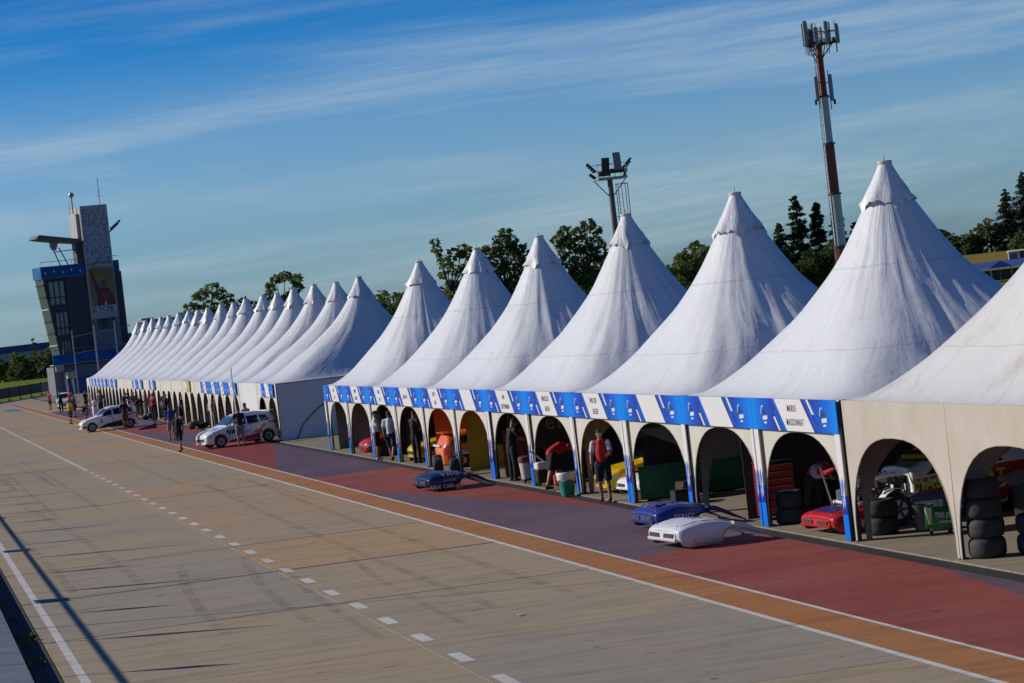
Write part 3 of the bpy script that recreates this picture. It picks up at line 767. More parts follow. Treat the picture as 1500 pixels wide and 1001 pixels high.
def hatchback(name, label, loc, rz, paint, decals, number=None, group=None, spoiler=True, L=3.6, cat='car'):
    lf = hatch_stations(L=L); w = .81
    t = thing(name, label, cat, loc, rz, group)
    b = MB(); lf.body(b); b.build('body', paint, t, smooth=38)
    b = MB()
    for s_ in (-1, 1):
        for c in (.70, 3.05):     # dark wheel wells
            vs = [(c, s_*(w-.13), .28)]+[(c+.325*math.cos(PI*i/10), s_*(w-.13), .26+.325*math.sin(PI*i/10)) for i in range(11)]
            b.add(vs, [(0, i, i+1) for i in range(1, 11)])
    b.build('wheel_well', black, t)
    for s_ in (-1, 1):
        for c in ([(1.22, 1.07), (1.98, 1.05), (1.98, 1.83), (1.62, 1.80)], [(2.07, 1.05), (2.62, 1.05), (2.62, 1.83), (2.07, 1.83)], [(2.70, 1.05), (3.14, 1.12), (3.06, 1.78), (2.70, 1.83)]):
            bb = MB(); lf.patch(bb, c, s_, .016); bb.build('side_window', glass_d, t, smooth='all')
        for c, m in decals: bb = MB(); lf.patch(bb, c, s_, .005); bb.build('decal', m, t, smooth='all')
        bb = MB(); lf.patch(bb, [(.03, .62), (.28, .70), (.30, .95), (.08, .93)], s_, .006, 6); bb.build('headlight', mat('lamp_lens', (.50, .52, .54), .12), t, smooth='all')
        bb = MB(); lf.patch(bb, [(L-.16, .55), (L-.02, .55), (L-.05, 1.5), (L-.16, 1.4)], s_, .006, 4); bb.build('tail_light', red_p, t, smooth='all')
        MB().rbox((1.34, s_*(w+.08), .97), (.16, .17, .12), .03).build('mirror', paint, t)
        bb = MB(); lf.patch(bb, [(1.97, .05), (1.99, .05), (1.99, 1.0), (1.97, 1.0)], s_, .004, 2); lf.patch(bb, [(1.08, .05), (1.10, .05), (1.12, .95), (1.10, .95)], s_, .004, 2)
        bb.build('door_gap', ink, t)
        MB().rbox((1.86, s_*(w+.012), .82), (.16, .03, .035), .01).build('door_handle', black, t)
        if number: text(number, .34, ink, t, (1.30, s_*(w+.025), .60), (PI/2, 0, 0 if s_ < 0 else PI), bold=.01)
        for c in (.70, 3.05): add_wheel(t, c, s_*(w-.10), sgn=s_)
    bb = MB(); lf.top(bb, 1.06, 1.58, .66, .56, .008, 5); bb.build('windscreen', glass_b, t, smooth='all')
    bb = MB(); bb.add([(L-.30, -.5, 1.37), (L-.30, .5, 1.37), (L-.10, .62, 1.03), (L-.10, -.62, 1.03)], [(0, 1, 2, 3)]); bb.build('rear_window', glass_d, t)
    MB().rbox((.02, 0, .40), (.06, .95, .16), .02).build('grille', black, t)
    MB().rbox((.06, 0, .235), (.16, 1.2, .05), .02).build('bumper_lip', paint, t)
    if spoiler: MB().rbox((L-.22, 0, 1.43), (.30, 1.1, .035), .012).build('spoiler', black if number else paint, t)
    return t, lf

# ---- white hatchback by the gap, white race hatchback farther down the lane, pale car at the lane end
D_ = lambda *c: list(c)
car1, _ = hatchback('hatchback', 'white hatchback with red splashes parked nose to the lane beside the gap', (13.30, 121.55, .004), math.radians(15), white_p,
          [(D_((1.05, 0.0), (2.8, .02), (2.7, .42), (1.15, .14)), red_p), (D_((2.2, .42), (2.72, .42), (2.7, .62), (2.45, .58)), orange_p), (D_((2.1, .95), (2.75, .98), (2.5, 1.0), (2.0, 1.0)), orange_p), (D_((2.62, .50), (3.0, .55), (2.9, .8), (2.7, .72)), orange_p), (D_((3.05, .78), (3.5, .86), (3.46, 1.0), (3.1, .95)), red_p), (D_((.36, .10), (1.0, .0), (1.0, .06), (.40, .42)), red_p), (D_((1.0, 1.0), (1.9, 1.84), (1.9, 1.97), (1.0, 1.12)), red_p),
           (D_((.30, .80), (.75, .93), (.70, 1.0), (.35, .88)), red_p)])
text('NM', .30, ink, car1, (1.22, -.84, .66), FACE_CAM, bold=.012); text('COMPETICION', .11, ink, car1, (1.80, -.845, .60), FACE_CAM)
for k in range(4): MB().prism([(1.06+.09*k, .80), (1.10+.09*k, .80), (1.10+.09*k, .88)], lambda u, v, w_: (u, -.835-w_, v), .003).build('decal', ink, car1)
car2, _ = hatchback('race_hatchback', 'white race hatchback with number 5 door stopped across the orange line', (11.02, 168.0, .004), math.radians(2), white_p,
          [(D_((1.05, 0.0), (2.9, 0.0), (2.75, .50), (1.6, .34)), ink), (D_((2.2, 1.0), (3.3, 1.06), (3.2, 1.9), (2.3, 1.9)), ink), (D_((.05, .05), (.34, .05), (.40, .45), (.05, .5)), red_p), (D_((1.9, .30), (2.75, .42), (2.7, .56), (2.0, .42)), red_p), (D_((2.62, .3), (3.5, .9), (3.4, 1.0), (2.7, .7)), red_p), (D_((.5, .9), (1.0, .95), (1.0, 1.0), (.6, 1.0)), red_p)], '5')
car3, _ = hatchback('hatchback', 'pale blue and white hatchback facing the camera at the far lane end', (15.35, 246.6, .004), PI/2, white_p,
          [(D_((.4, .3), (2.6, .3), (2.4, .7), (.5, .6)), blue_p)])
MB().prism([(-.55, 1.14), (.55, 1.14), (.50, 1.34), (-.50, 1.34)], lambda u, v, w_: (1.12+(v-1.05)*1.35, u, v+.03), .004).build('sun_strip', blue_p, car3)

# ---- cars standing inside the tents
hatchback('race_car', 'yellow race car nose behind the red vested man', (17.05, 65.2, .008), 0, yellow_p, [(D_((.5, .1), (2.6, .1), (2.4, .3), (.6, .3)), ink)], L=3.6)[0].scale = (1, 1, .82)
yc, lf_ = hatchback('race_car', 'yellow race car with black bonnet stripes in the dark bay', (17.0, 90.15, .008), 0, yellow_p, [])
for y in (-.25, .02, .25):
    bb = MB(); lf_.top(bb, .12, .95, .05, .05, .012, 4)
    for i, v in enumerate(bb.v): bb.v[i] = (v[0], v[1]+y, v[2])
    bb.build('decal', ink, yc)
hatchback('race_car', 'red race car nose poking out behind two white shirted men', (16.55, 97.4, .008), 0, red_p, [])[0].scale = (1, 1, .85)
oc, _ = hatchback('race_car', 'orange race car with its red and dark tail towards the lane', (20.45, 84.4, .008), PI, orange_p, [(D_((2.6, .1), (3.5, .1), (3.45, .5), (2.7, .5)), red_p)])
MB().rbox((3.62, -.2, .93), (.05, 1.0, .10), .02).build('wing_bar', white_p, oc)
oc.scale = (1, 1, .80); yc.scale = (1, 1, .82)
text('RACING', .13, ink, oc, (3.0, .83, .62), (PI/2, 0, PI)); MB().rbox((3.0, .815, .62), (.62, .006, .18), .002).build('number_board', white_vinyl, oc)
dc, _ = hatchback('race_car', 'dark race car with a yellow flank stripe behind the bending man', (18.2, 74.9, .008), 0, black, [(D_((.9, .6), (2.9, .65), (2.9, .9), (.9, .85)), yellow_p)])

# the big white and red race car with stripped nose under the cream tent
rc = thing('race_car', 'white and red race car stripped of its nose under the cream tent, number 23', 'car', (17.55, 48.75, .008), 0)
lf = hatch_stations(L=4.3, H=1.40, W=1.70, fw_=.80, rw=3.35, hood=.98)
b = MB(); lf.body(b, sel=[q for q in lf.st if q[0] >= 1.12]); b.build('body', white_p, rc, smooth=38)
wn_ = .85
for c, m in [([(1.22, .46), (4.1, .50), (4.1, 1.0), (1.2, .98)], red_p), ([(1.22, .70), (1.9, .88), (1.9, .97), (1.22, .84)], white_p), ([(1.5, .40), (2.9, .44), (2.9, .80), (1.62, .66)], ink), ([(2.0, 1.84), (3.9, 1.86), (3.9, 1.99), (2.0, 1.98)], red_p), ([(1.75, .08), (4.2, .02), (4.2, .40), (1.75, .38)], red_p), ([(3.3, .10), (4.2, .1), (4.2, .5), (3.3, .45)], ink)]:
    for s_ in (-1, 1): bb = MB(); lf.patch(bb, c, s_, .005 if m is not white_p else .008, 10); bb.build('decal', m, rc, smooth='all')
for s_ in (-1, 1):
    for c in ([(1.40, 1.08), (2.15, 1.06), (2.15, 1.80), (1.78, 1.78)], [(2.25, 1.06), (3.0, 1.1), (2.95, 1.8), (2.25, 1.82)]):
        bb = MB(); lf.patch(bb, c, s_, .010, 6); bb.build('side_window', glass_d, rc, smooth='all')
bb = MB(); lf.top(bb, 1.14, 1.60, .70, .60, .008, 5); bb.build('windscreen', glass_d, rc, smooth='all')
bb = MB(); lf.top(bb, 1.50, 1.62, .60, .58, .016, 3); bb.build('sun_strip', ink, rc)
text('MASSONNAT', .30, lime_ink, rc, (2.05, -.888, .74), FACE_CAM, bold=.012, cond=.95)
text('23', .26, white_vinyl, rc, (2.50, -.83, 1.10), FACE_CAM, bold=.01)
bb = MB(); bb.add([(1.45, -.872, 1.20), (2.05, -.80, 1.20), (2.05, -.80, 1.38), (1.45, -.86, 1.38)], [(0, 1, 2, 3)])
strip_ = thing('windscreen_board', 'black strip with lime lettering across the stripped race car windscreen', 'sun strip', (18.55, 47.9, 1.22))
MB().box((0.30, 0, .06), (.72, .012, .17), 0, 0, .10).build('strip', ink, strip_)
text('SPEEDWAY JRS', .10, lime_ink, strip_, (.30, -.008, .065), (PI/2, .10, 0), bold=.004, cond=.95)
MB().lathe([(.07, -.03), (.11, -.03), (.11, .03), (.07, .03)], 14, (1.75, -.3, 1.50), 'Y', True).build('roof_vent', white_p, rc)
b = MB()      # bare engine bay
rg = random.Random(3)
for q in range(34):
    c = (rg.uniform(.15, 1.05), rg.uniform(-.6, .6), rg.uniform(.45, .98)); d = [rg.uniform(.05, .26) for _ in range(3)]
    b.cur = rg.choice((0, 0, 1, 2)); b.rbox(c, d, .02, rg.uniform(0, 1))
for q in range(16):
    p = Vector((rg.uniform(.0, .9), rg.uniform(-.7, .6), rg.uniform(.4, .95))); p2 = p+Vector((rg.uniform(-.3, .5), rg.uniform(-.3, .3), rg.uniform(-.2, .3))); b.cur = rg.choice((0, 1, 2, 3))
    b.tube([p, (p+p2)/2+Vector((0, 0, .08)), p2], rg.uniform(.012, .03), 6)
b.build('engine', [dark_steel, steel, black, white_p], rc)
b = MB().tube([(.0, -.6, .5), (1.2, -.7, .62)], .035, 6).tube([(.0, .6, .5), (1.2, .7, .62)], .035, 6).tube([(.05, -.7, .5), (.05, .7, .5)], .03, 6).tube([(.0, -.6, .95), (1.2, -.75, 1.0)], .03, 6).build('front_frame', white_p, rc)
vs = []; fs = []
for i in range(13):
    a = PI*i/12
    for y in (-.87, -.58): vs.append((.80-.40*math.cos(a), y, .30+.42*math.sin(a)))
for i in range(12): fs.append((2*i, 2*i+1, 2*i+3, 2*i+2))
MB().add(vs, fs).rbox((1.14, -.78, .70), (.10, .2, .62), .02).build('wheel_arch', white_p, rc, smooth=40)
WB = wheel_meshes(.32, .26)
for c in (.80, 3.35):
    for s_ in (-1, 1): add_wheel(rc, c, s_*.70, .32, s_, WB)

# ---- front clips lying on the lane and in the bays
def clip(name, label, loc, rz, paint, inner, group, arms=True, tilt=0.0, lights=True):
    t = thing(name, label, 'car bonnet', loc, rz, group); t.scale = (1, 1, .9)
    lf = hatch_stations(L=3.6, W=1.72, H=1.4, hood=.62)
    h = .80
    sel = [(0, .25, .345, .385, .68, .70, .66), (.04, .16, .385, .435, .73, .75, .68), (.10, .05, .41, .48, .77, .785, .70), (.20, .02, .435, .515, .80, .81, .715), (.32, .015, .445, .545, .82, .825, .73), (.50, .015, .455, .575, .835, .84, .74), (.70, .015, .445, .565, .845, .85, .75), (.86, .0, .43, .545, .85, .855, .755),
           (.90, .10, .425, .538, .85, .855, .755), (.95, .22, .42, .528, .85, .855, .755), (1.04, .315, .412, .51, .85, .855, .755), (1.18, .355, .40, .475, .85, .855, .755)]
    b = MB(); lf2 = Loft(sel); lf2.body(b, False, False, 2)
    me = b.mesh('shell', [paint, inner], 34); o = link('shell', me, t)
    md = o.modifiers.new('thick', 'SOLIDIFY'); md.thickness = .018; md.offset = -1; md.material_offset = 1
    # nose face with two lamp openings and a mouth
    x0 = -.01; b = MB()
    MB().prism([(.03, .395), (-.005, .36), (-.02, .235), (.01, .235)], lambda u, v, w_: (u, w_-.66, v), 1.32).build('front_face', paint, t)
    dk = mat('dark_recess', (.05, .02, .018), .8)
    for s_ in (-1, 1): MB().prism([(s_*.10, .262), (s_*.58, .262), (s_*.60, .352), (s_*.13, .345)], lambda u, v, w_: (-.026-w_+(v-.25)*.14, u, v), .014).build('lamp_opening', dk, t)
    MB().prism([(-.025, .245), (-.045, .225), (-.03, .185), (.03, .175), (.03, .235)], lambda u, v, w_: (u, w_-.69, v), 1.38).build('bumper_bar', paint, t)
    for s_ in (-1, 1):      # bonnet shut lines and a crease along each wing
        b = MB(); pts = [(x, s_*y, lf2.at(x)[3]*1.0-.012+.004) for x, y in ((.05, .60), (.2, .63), (.4, .645), (.65, .65), (.95, .65), (1.16, .65))]
        b.tube(pts, .008, 5).build('shut_line', dk if paint is primer else black, t)
    for k_ in range(4): MB().lathe([(.016, 0), (.016, .012)], 8, ((.12, 1.1)[k_ % 2], (-.5, .5)[k_//2], lf2.at((.12, 1.1)[k_ % 2])[3]+.002)).build('bonnet_pin', steel, t)
    for s_ in (-1, 1):
        bb = MB(); bb.rbox((.34, s_*.833, .20), (.09, .012, .06), .02); bb.build('side_light', black, t)
        if arms:
            a = MB(); pts = [(1.16, s_*.855, .41), (1.36, s_*.85, .37), (1.55, s_*.84, .27), (1.76, s_*.83, .15), (2.0, s_*.83, .02)]
            vs = []; fs = []
            for i, p in enumerate(pts):
                hh = [.065, .055, .045, .03, .012][i]
                vs += [(p[0], p[1], p[2]-hh), (p[0], p[1], p[2]+hh), (p[0], p[1]-s_*.20, p[2]+hh*.9), (p[0], p[1]-s_*.16, p[2]-hh)]
            for i in range(4):
                for k_ in range(4): fs.append((i*4+k_, i*4+(k_+1) % 4, i*4+4+(k_+1) % 4, i*4+4+k_))
            fs += [(0, 1, 2, 3), (16, 17, 18, 19)]
            a.add(vs, fs).build('fender_arm', [paint], t, smooth=40)
    bb = MB()
    for i in range(2): bb.box((.60+i*.14, 0, .588-.012*i), (.05, .5, .012))
    bb.build('bonnet_vent', black if paint is not white_p else paint, t)
    return t, lf2
primer = mat('white_gelcoat', (.66, .67, .70), .32, var=.05, vscale=4)
grp = 'loose car front clips'
clip('front_clip', 'white unpainted car front lying on the red pit strip', (14.12, 49.7, .006), math.radians(6), primer, mat('raw_fibreglass', (.30, .27, .22), .8, var=.2), grp)
c2, l2 = clip('front_clip', 'navy blue car front with pink cross beside the white one', (14.95, 54.0, .006), math.radians(4), blue_p, black, grp)
text('MAX', .20, white_vinyl, c2, (.22, .25, .535), (0, -.35, -PI/2)); text('X', .34, mat('pink_ink', (.65, .05, .22), .5), c2, (.28, -.25, .56), (0, -.3, -PI/2), bold=.02)
text('FERIOLI', .14, white_vinyl, c2, (.66, -.868, .30), FACE_CAM, bold=.004)
c3, l3 = clip('front_clip', 'dark blue car front lettered VMG lying by three upright tyres', (14.25, 74.6, .006), math.radians(5), navy_p, black, grp)
text('VMG', .24, white_vinyl, c3, (.66, -.80, .515), (.75, 0, 0), bold=.008); text('SAN CARLOS', .17, white_vinyl, c3, (.52, -.862, .14), FACE_CAM, bold=.006, cond=.85); text('RACING', .09, white_vinyl, c3, (.62, -.872, .32), FACE_CAM)
MB().lathe([(.085, 0), (.085, .01), (.02, .012)], 16, (.86, -.876, .10), 'Y').build('decal', yellow_p, c3)
clip('front_clip', 'white car front on the floor behind the red vested man', (17.25, 63.4, .010), math.radians(5), white_p, black, grp, arms=False)
c5, l5 = clip('front_clip', 'red and blue car front lettered FN under the red tool chest bay', (16.85, 48.5, .010), math.radians(4), red_p, black, grp, arms=False)
text('+FN', .24, white_vinyl, c5, (.50, -.866, .21), FACE_CAM, bold=.01); c5.scale = (1, 1, .8); bb = MB(); l5.top(bb, .15, .9, .42, .46, .016, 6); bb.build('decal', blue_p, c5)

# green lettered bumper on a dolly with its dark wing
tj = thing('green_bumper', 'green lettered car bumper on a small dolly beside a metal bin', 'car bumper', (18.14, 45.35, .008), math.radians(-4)); tj.scale = (.8, .9, .95)
vs = []; fs = []
for i in range(9):
    u = -.36+.78*i/8; y = .10*(u/.4)**2*.4
    for z in (.17, .36, .58): vs.append((u, y+(.05 if z < .2 else 0), z-.06*(u+.3)))
for i in range(8):
    for j in range(2): a = i*3+j; fs.append((a, a+1, a+4, a+3))
o = MB().add(vs, fs).build('panel', green_p, tj, smooth='all'); md = o.modifiers.new('thick', 'SOLIDIFY'); md.thickness = .03; md.offset = 1
text('TRES JOTAS', .135, white_vinyl, tj, (.12, -.045, .39), (PI/2, .06, 0), bold=.004, cond=.68); text('REPUESTOS', .055, white_vinyl, tj, (.10, -.03, .26), (PI/2, .06, 0), bold=.003)
MB().prism([(-.36, .56), (-.20, .56), (-.24, .24), (-.32, .24)], lambda u, v, w_: (u, -.012-w_-.03*(1 if u < -.3 else 0), v), .004).build('decal', white_vinyl, tj)
MB().prism([(-.35, .50), (-.31, .50), (-.30, .26), (-.32, .26)], lambda u, v, w_: (u, -.055-w_, v), .004).build('decal', lime_ink, tj)
MB().rbox((-.15, .2, .82), (1.05, .42, .035), .012, .04).rbox((-.15, -.0, .76), (1.05, .03, .12), .01, .04).build('wing', navy_p, tj)
MB().rbox((.36, .12, .66), (.36, .36, .26), .02).build('battery_box', black, tj)
MB().tube([(.0, .2, .80), (.02, .2, .12)], .025, 6).tube([(-.2, .2, .12), (.25, .2, .12)], .02, 6).build('dolly', steel, tj)
for x in (-.2, .25): MB().lathe([(.05, -.02), (.05, .02)], 12, (x, .2, .05), 'Y').build('caster', rubber, tj)

# ---- tyres
TR, TW = .315, .33
tyre_me = MB().lathe([(TR*.60, .015), (TR*.80, 0), (TR*.93, .03), (TR*.99, .08), (TR, .13), (TR, TW-.13), (TR*.99, TW-.08), (TR*.93, TW-.03), (TR*.80, TW), (TR*.60, TW-.015), (TR*.56, TW/2)], 28, closed=True).mesh('tyre', rubber, 50)
rim_me = MB().lathe([(TR*.60, .06), (TR*.56, .10), (TR*.15, .12), (.02, .12)], 20).mesh('rim', rim_m, True)
def tyre(loc, label, rot=(0, 0, 0), rim=False, sc=1.0):
    t = thing('racing_tyre', label, 'tyre', loc, 0, 'slick racing tyres'); t.rotation_euler = rot; t.scale = (sc,)*3
    link('tyre', tyre_me, t)
    if rim: link('rim', rim_me, t)
pos4 = ['lowest', 'second lowest', 'third', 'top']
for k in range(4): tyre((17.28+.015*(k % 2)-.01*k, 41.3, .008+k*TW*1.0), '%s slick tyre of the tall stack at the right edge' % pos4[k], (0, 0, k*1.3))
for k in range(2): tyre((17.33+.02*k, 51.35, .008+k*TW), '%s slick tyre of the pair beside the red tool chest' % ['lower', 'upper'][k], (0, 0, k))
for k in range(2): tyre((17.62, 47.0, .008+k*TW), '%s shaded slick tyre of the pair behind the cream tent pole' % ['lower', 'upper'][k], (0, 0, k))
tyre((18.02, 41.0, .008), 'lone dark slick tyre behind the tall stack at the right edge', rim=True); tyre((18.03, 41.0, .008+TW), 'dark slick tyre lying on another behind the tall stack')
for k, (x, y) in enumerate(((16.30, 82.75), (15.98, 81.1), (16.22, 79.8))):
    tyre((x-.02, y, TR*.9+.006), ['leftmost upright slick tyre outside the orange bay', 'middle upright slick tyre outside the orange bay', 'rightmost upright slick tyre outside the orange bay'][k], (0, PI/2, -.25), True, .9)
for k in range(3): tyre((17.1+.9*k, 154.5+k, .008+.0*k), ['slick tyre lying beside the yellow banner post', 'second slick tyre lying inside the yellow banner tent', 'deepest slick tyre lying inside the yellow banner tent'][k])

# ---- pit equipment
tcx = thing('tool_chest', 'tall red tool chest with many drawers behind the tyre pair', 'tool chest', (17.52, 52.75, .008), 0)
MB().rbox((0, 0, .62), (.74, .50, 1.1), .02).build('cabinet', mat('dark_red_paint', (.16, .01, .012), .4, var=.1), tcx)
for k in range(7):
    MB().rbox((0, -.255, .19+.148*k), (.68, .02, .125), .008).build('drawer', red_p, tcx); MB().box((0, -.272, .235+.148*k), (.62, .012, .012)).build('handle', rim_m, tcx)
for x in (-.3, .3):
    for y in (-.18, .18): MB().lathe([(.04, -.02), (.04, .02)], 10, (x, y, .04), 'Y').build('caster', rubber, tcx)
MB().rbox((0, 0, 1.19), (.76, .52, .04), .01).build('top_tray', black, tcx)
jk = thing('floor_jack', 'grey trolley jack with a long upright handle beside the bending mechanic', 'jack', (18.05, 50.1, .008), .3)
MB().rbox((0, 0, .12), (.62, .28, .12), .02).rbox((.1, 0, .20), (.30, .16, .08), .02).build('chassis', steel, jk)
MB().tube([(-.25, 0, .16), (-.5, 0, 1.15)], .022, 6).build('handle', rim_m, jk)
for x in (-.24, .24):
    for y in (-.15, .15): MB().lathe([(.055, -.02), (.055, .02)], 10, (x, y, .055), 'Y').build('caster', dark_steel, jk)
gb = thing('gearbox', 'bare metal gearbox and springs on the floor of the tool chest bay', 'gearbox', (17.75, 49.5, .008), .4)
b = MB().rbox((0, 0, .2), (.45, .32, .34), .05).rbox((.3, .05, .22), (.24, .2, .2), .04).lathe([(.13, -.1), (.16, -.05), (.16, .05), (.12, .1)], 16, (-.28, 0, .26), 'X'); b.build('casing', steel, gb)
b = MB()
for i in range(36): a = i*.55; b.add([(0, 0, 0)], []) if 0 else None
b.tube([(.09*math.cos(i*.6)+.1, .09*math.sin(i*.6)-.25, .38+i*.008) for i in range(40)], .012, 5).build('spring', white_p, gb); MB().rbox((-.1, -.2, .42), (.08, .06, .13), .01).build('oil_can', yellow_p, gb)
for i, (x, y, d, m, lab) in enumerate([(17.5, 59.4, (.55, .4, .30), black, 'low black case on the floor of the empty grey bay'), (18.0, 60.3, (.7, .45, .42), mat('brown_case', (.05, .02, .015), .5), 'dark brown crate at the back of the empty grey bay'),
        (17.75, 58.9, (.22, .2, .18), mat('grey_case', (.3, .3, .32), .5), 'small grey box beside the black case in the empty grey bay'), (17.25, 62.0, (.30, .26, .16), mat('rusty_case', (.09, .025, .015), .6, var=.3), 'small rusty box at the foot of the green wall')]):
    t = thing('tool_case', lab, 'case', (x, y, .008), .2*i, 'cases on the tent floors')
    MB().rbox((0, 0, d[2]/2), d, .02).build('case', m, t); MB().rbox((0, 0, d[2]+.012), (d[0]*.98, d[1]*.98, .024), .01).build('lid', m, t); MB().tube([(-.07, 0, d[2]+.02), (-.06, 0, d[2]+.06), (.06, 0, d[2]+.06), (.07, 0, d[2]+.02)], .01, 5).build('handle', dark_steel, t)
# green half-height sheet and grey awning in the green bay
ds = thing('dark_screen', 'black cloth screen hung across the tent behind the red tool chest', 'screen', (17.0, 53.15, 0))
MB().box((3.1, 0, 1.3), (6.2, .012, 2.55)).build('cloth', mat('charcoal_cloth', (.055, .052, .05), .8, var=.15), ds); MB().tube([(0, 0, 2.57), (6.2, 0, 2.57)], .02, 6).build('rail', dark_steel, ds)
gs = thing('green_sheet', 'green plastic sheet hung along the lower wall of the green bay', 'sheet', (16.95, 61.15, .01))
vs = []; fs = []
for i in range(25):
    for j in range(5): x = 5.0*i/24; vs.append((x, .03*mnoise.noise((x*2, j, 0)), .05+.8*j/4))
for i in range(24):
    for j in range(4): a = i*5+j; fs.append((a, a+1, a+6, a+5))
MB().add(vs, fs).build('sheet', wall_green, gs, smooth='all')
gs2 = thing('green_sheet', 'green plastic strip under the roof of the green bay', 'sheet', (16.95, 61.15, 1.55)); MB().box((2.4, 0, .22), (4.8, .01, .45)).build('sheet', wall_green, gs2)
gt = thing('grey_tarpaulin', 'grey tarpaulin slanting across the upper green bay', 'tarpaulin', (16.98, 61.0, 0))
MB().add([(0, -.02, 1.75), (1.9, -.02, .80), (3.4, -.04, .9), (3.2, -.03, 1.75), (.3, -.02, 1.02 if 0 else 1.6)], [(0, 4, 1, 2, 3)]).build('tarpaulin', wall_grey, gt)
# black banner with outline lettering
bn = thing('black_banner', 'black banner with grey outlined letters hung in the dark bays', 'banner', (17.0, 76.10, 0))
MB().box((2.0, 0, 1.5), (4.4, .012, 1.0)).build('cloth', black, bn); text('la', .62, wall_grey, bn, (.50, -.01, 1.72), FACE_CAM, bold=.01); text('ra', .5, wall_grey, bn, (.46, -.01, 1.30), FACE_CAM, bold=.01)
bn2 = thing('black_banner', 'black banner with the grey letters em behind the bending man', 'banner', (17.0, 71.12, 0))
MB().box((2.0, 0, 1.5), (4.4, .012, 1.0)).build('cloth', black, bn2); text('em', .62, wall_grey, bn2, (.62, -.01, 1.70), FACE_CAM, bold=.01)
rb = thing('rust_curtain', 'dark rust coloured drape hanging at the left of the black banner bay', 'drape', (17.0, 75.9, 0))
vs = []; fs = []
for i in range(17):
    for j in range(2): vs.append((.05+.75*i/16, .03*math.sin(i*1.4), .05+1.35*j))
for i in range(16): fs.append((2*i, 2*i+1, 2*i+3, 2*i+2))
MB().add(vs, fs).build('cloth', mat('rust_cloth', (.20, .045, .02), .7, var=.3), rb, smooth='all')

bin_ = thing('litter_bin', 'green litter bin with a white liner outside the bending man bay', 'bin', (16.46, 66.3, 0))
MB().lathe([(.17, .002), (.22, .48), (.20, .48), (.155, .03)], 20, closed=True).build('bucket', mat('teal_plastic', (.01, .22, .16), .4), bin_, True)
vs = []; fs = []
for j in range(5):
    for k in range(28): r = [.232, .245, .25, .245, .20][j]+.012*math.sin(k*2.3+j); z = [.40, .47, .56, .615, .60][j]-(.03*math.sin(k*1.1) if j == 0 else 0); vs.append((r*math.cos(2*PI*k/28), r*math.sin(2*PI*k/28), z))
for j in range(4):
    for k in range(28): fs.append((j*28+k, j*28+(k+1) % 28, j*28+28+(k+1) % 28, j*28+28+k))
MB().add(vs, fs).build('liner', white_vinyl, bin_, smooth='all'); MB().lathe([(.20, .60), (.225, .61), (.225, .63), (.20, .63)], 24, closed=True).build('rim', black, bin_, True)
mb = thing('metal_bin', 'plain metal bin standing beside the green lettered bumper', 'bin', (18.28, 46.55, .008))
MB().lathe([(.17, 0), (.185, .1), (.18, .1), (.19, .46), (.2, .47), (.2, .49), (.17, .49), (.165, .03)], 22, closed=True).build('bucket', mat('dull_tin', (.12, .115, .11), .5, metal=.5, var=.2), mb, 50)
cj = thing('drinks_cooler', 'tall white drinks cooler with brown lid on wheels by the black clad man', 'cooler', (17.0, 73.0, .008), .2)
MB().lathe([(.15, .10), (.19, .55), (.19, .57)], 18).build('tub', mat('cream_plastic', (.55, .50, .46), .5), cj, 40); MB().lathe([(.2, .57), (.21, .60), (.20, .72), (.12, .75)], 18).build('lid', mat('brown_plastic', (.12, .05, .05), .5), cj, 40)
MB().rbox((0, 0, .07), (.36, .36, .05), .02).build('base', black, cj)
for x in (-.14, .14): MB().lathe([(.04, -.02), (.04, .02)], 10, (x, -.14, .04), 'Y').build('caster', rubber, cj)
ct = thing('parts_cart', 'black cart with a white box on top beside the bending man', 'cart', (16.98, 70.9, .008), .1)
MB().rbox((0, 0, .26), (.46, .36, .36), .03).build('cabinet', black, ct); MB().rbox((0, 0, .55), (.42, .34, .20), .03).build('box', white_vinyl, ct)
MB().tube([(.1, .1, .64), (-.25, .05, .95)], .03, 6).tube([(-.15, .05, .87), (-.33, .05, 1.0)], .02, 6).build('handle', steel, ct)
for x in (-.18, .18):
    for y in (-.13, .13): MB().lathe([(.045, -.02), (.045, .02)], 10, (x, y, .045), 'Y').build('caster', rubber, ct)
fc = thing('fuel_can', 'orange red fuel can between the cart and the bending man', 'fuel can', (17.15, 69.8, .008), .2)
MB().rbox((0, 0, .19), (.34, .22, .36), .06).build('can', mat('orange_plastic', (.6, .06, .01), .4), fc, 40); MB().tube([(-.1, 0, .36), (-.08, 0, .43), (.08, 0, .43), (.1, 0, .36)], .018, 6).build('handle', orange_p, fc); MB().lathe([(.035, .37), (.035, .42)], 10, (.12, 0, 0)).build('cap', black, fc)
# grey folded cover and a leaning car panel at the right edge
cv = thing('grey_cover', 'grey cloth cover draped over a car behind the tall tyre stack', 'cover', (20.35, 46.3, 0), 0)
vs = []; fs = []
for i in range(15):
    for j in range(9): u, v = i/14, j/8; vs.append((-.5+2.6*u, -.25+.9*v, .50+.45*math.sin(PI*min(1, .25+u*.7))*math.sin(PI*(.18+.64*v))+.05*mnoise.noise((u*6, v*5, 1))))
for i in range(14):
    for j in range(8): a = i*9+j; fs.append((a, a+1, a+10, a+9))
MB().add(vs, fs).build('cloth', mat('grey_cloth', (.20, .20, .21), .8, var=.15), cv, smooth='all'); MB().box((.8, .2, .38), (1.9, .6, .76)).build('support', black, cv)
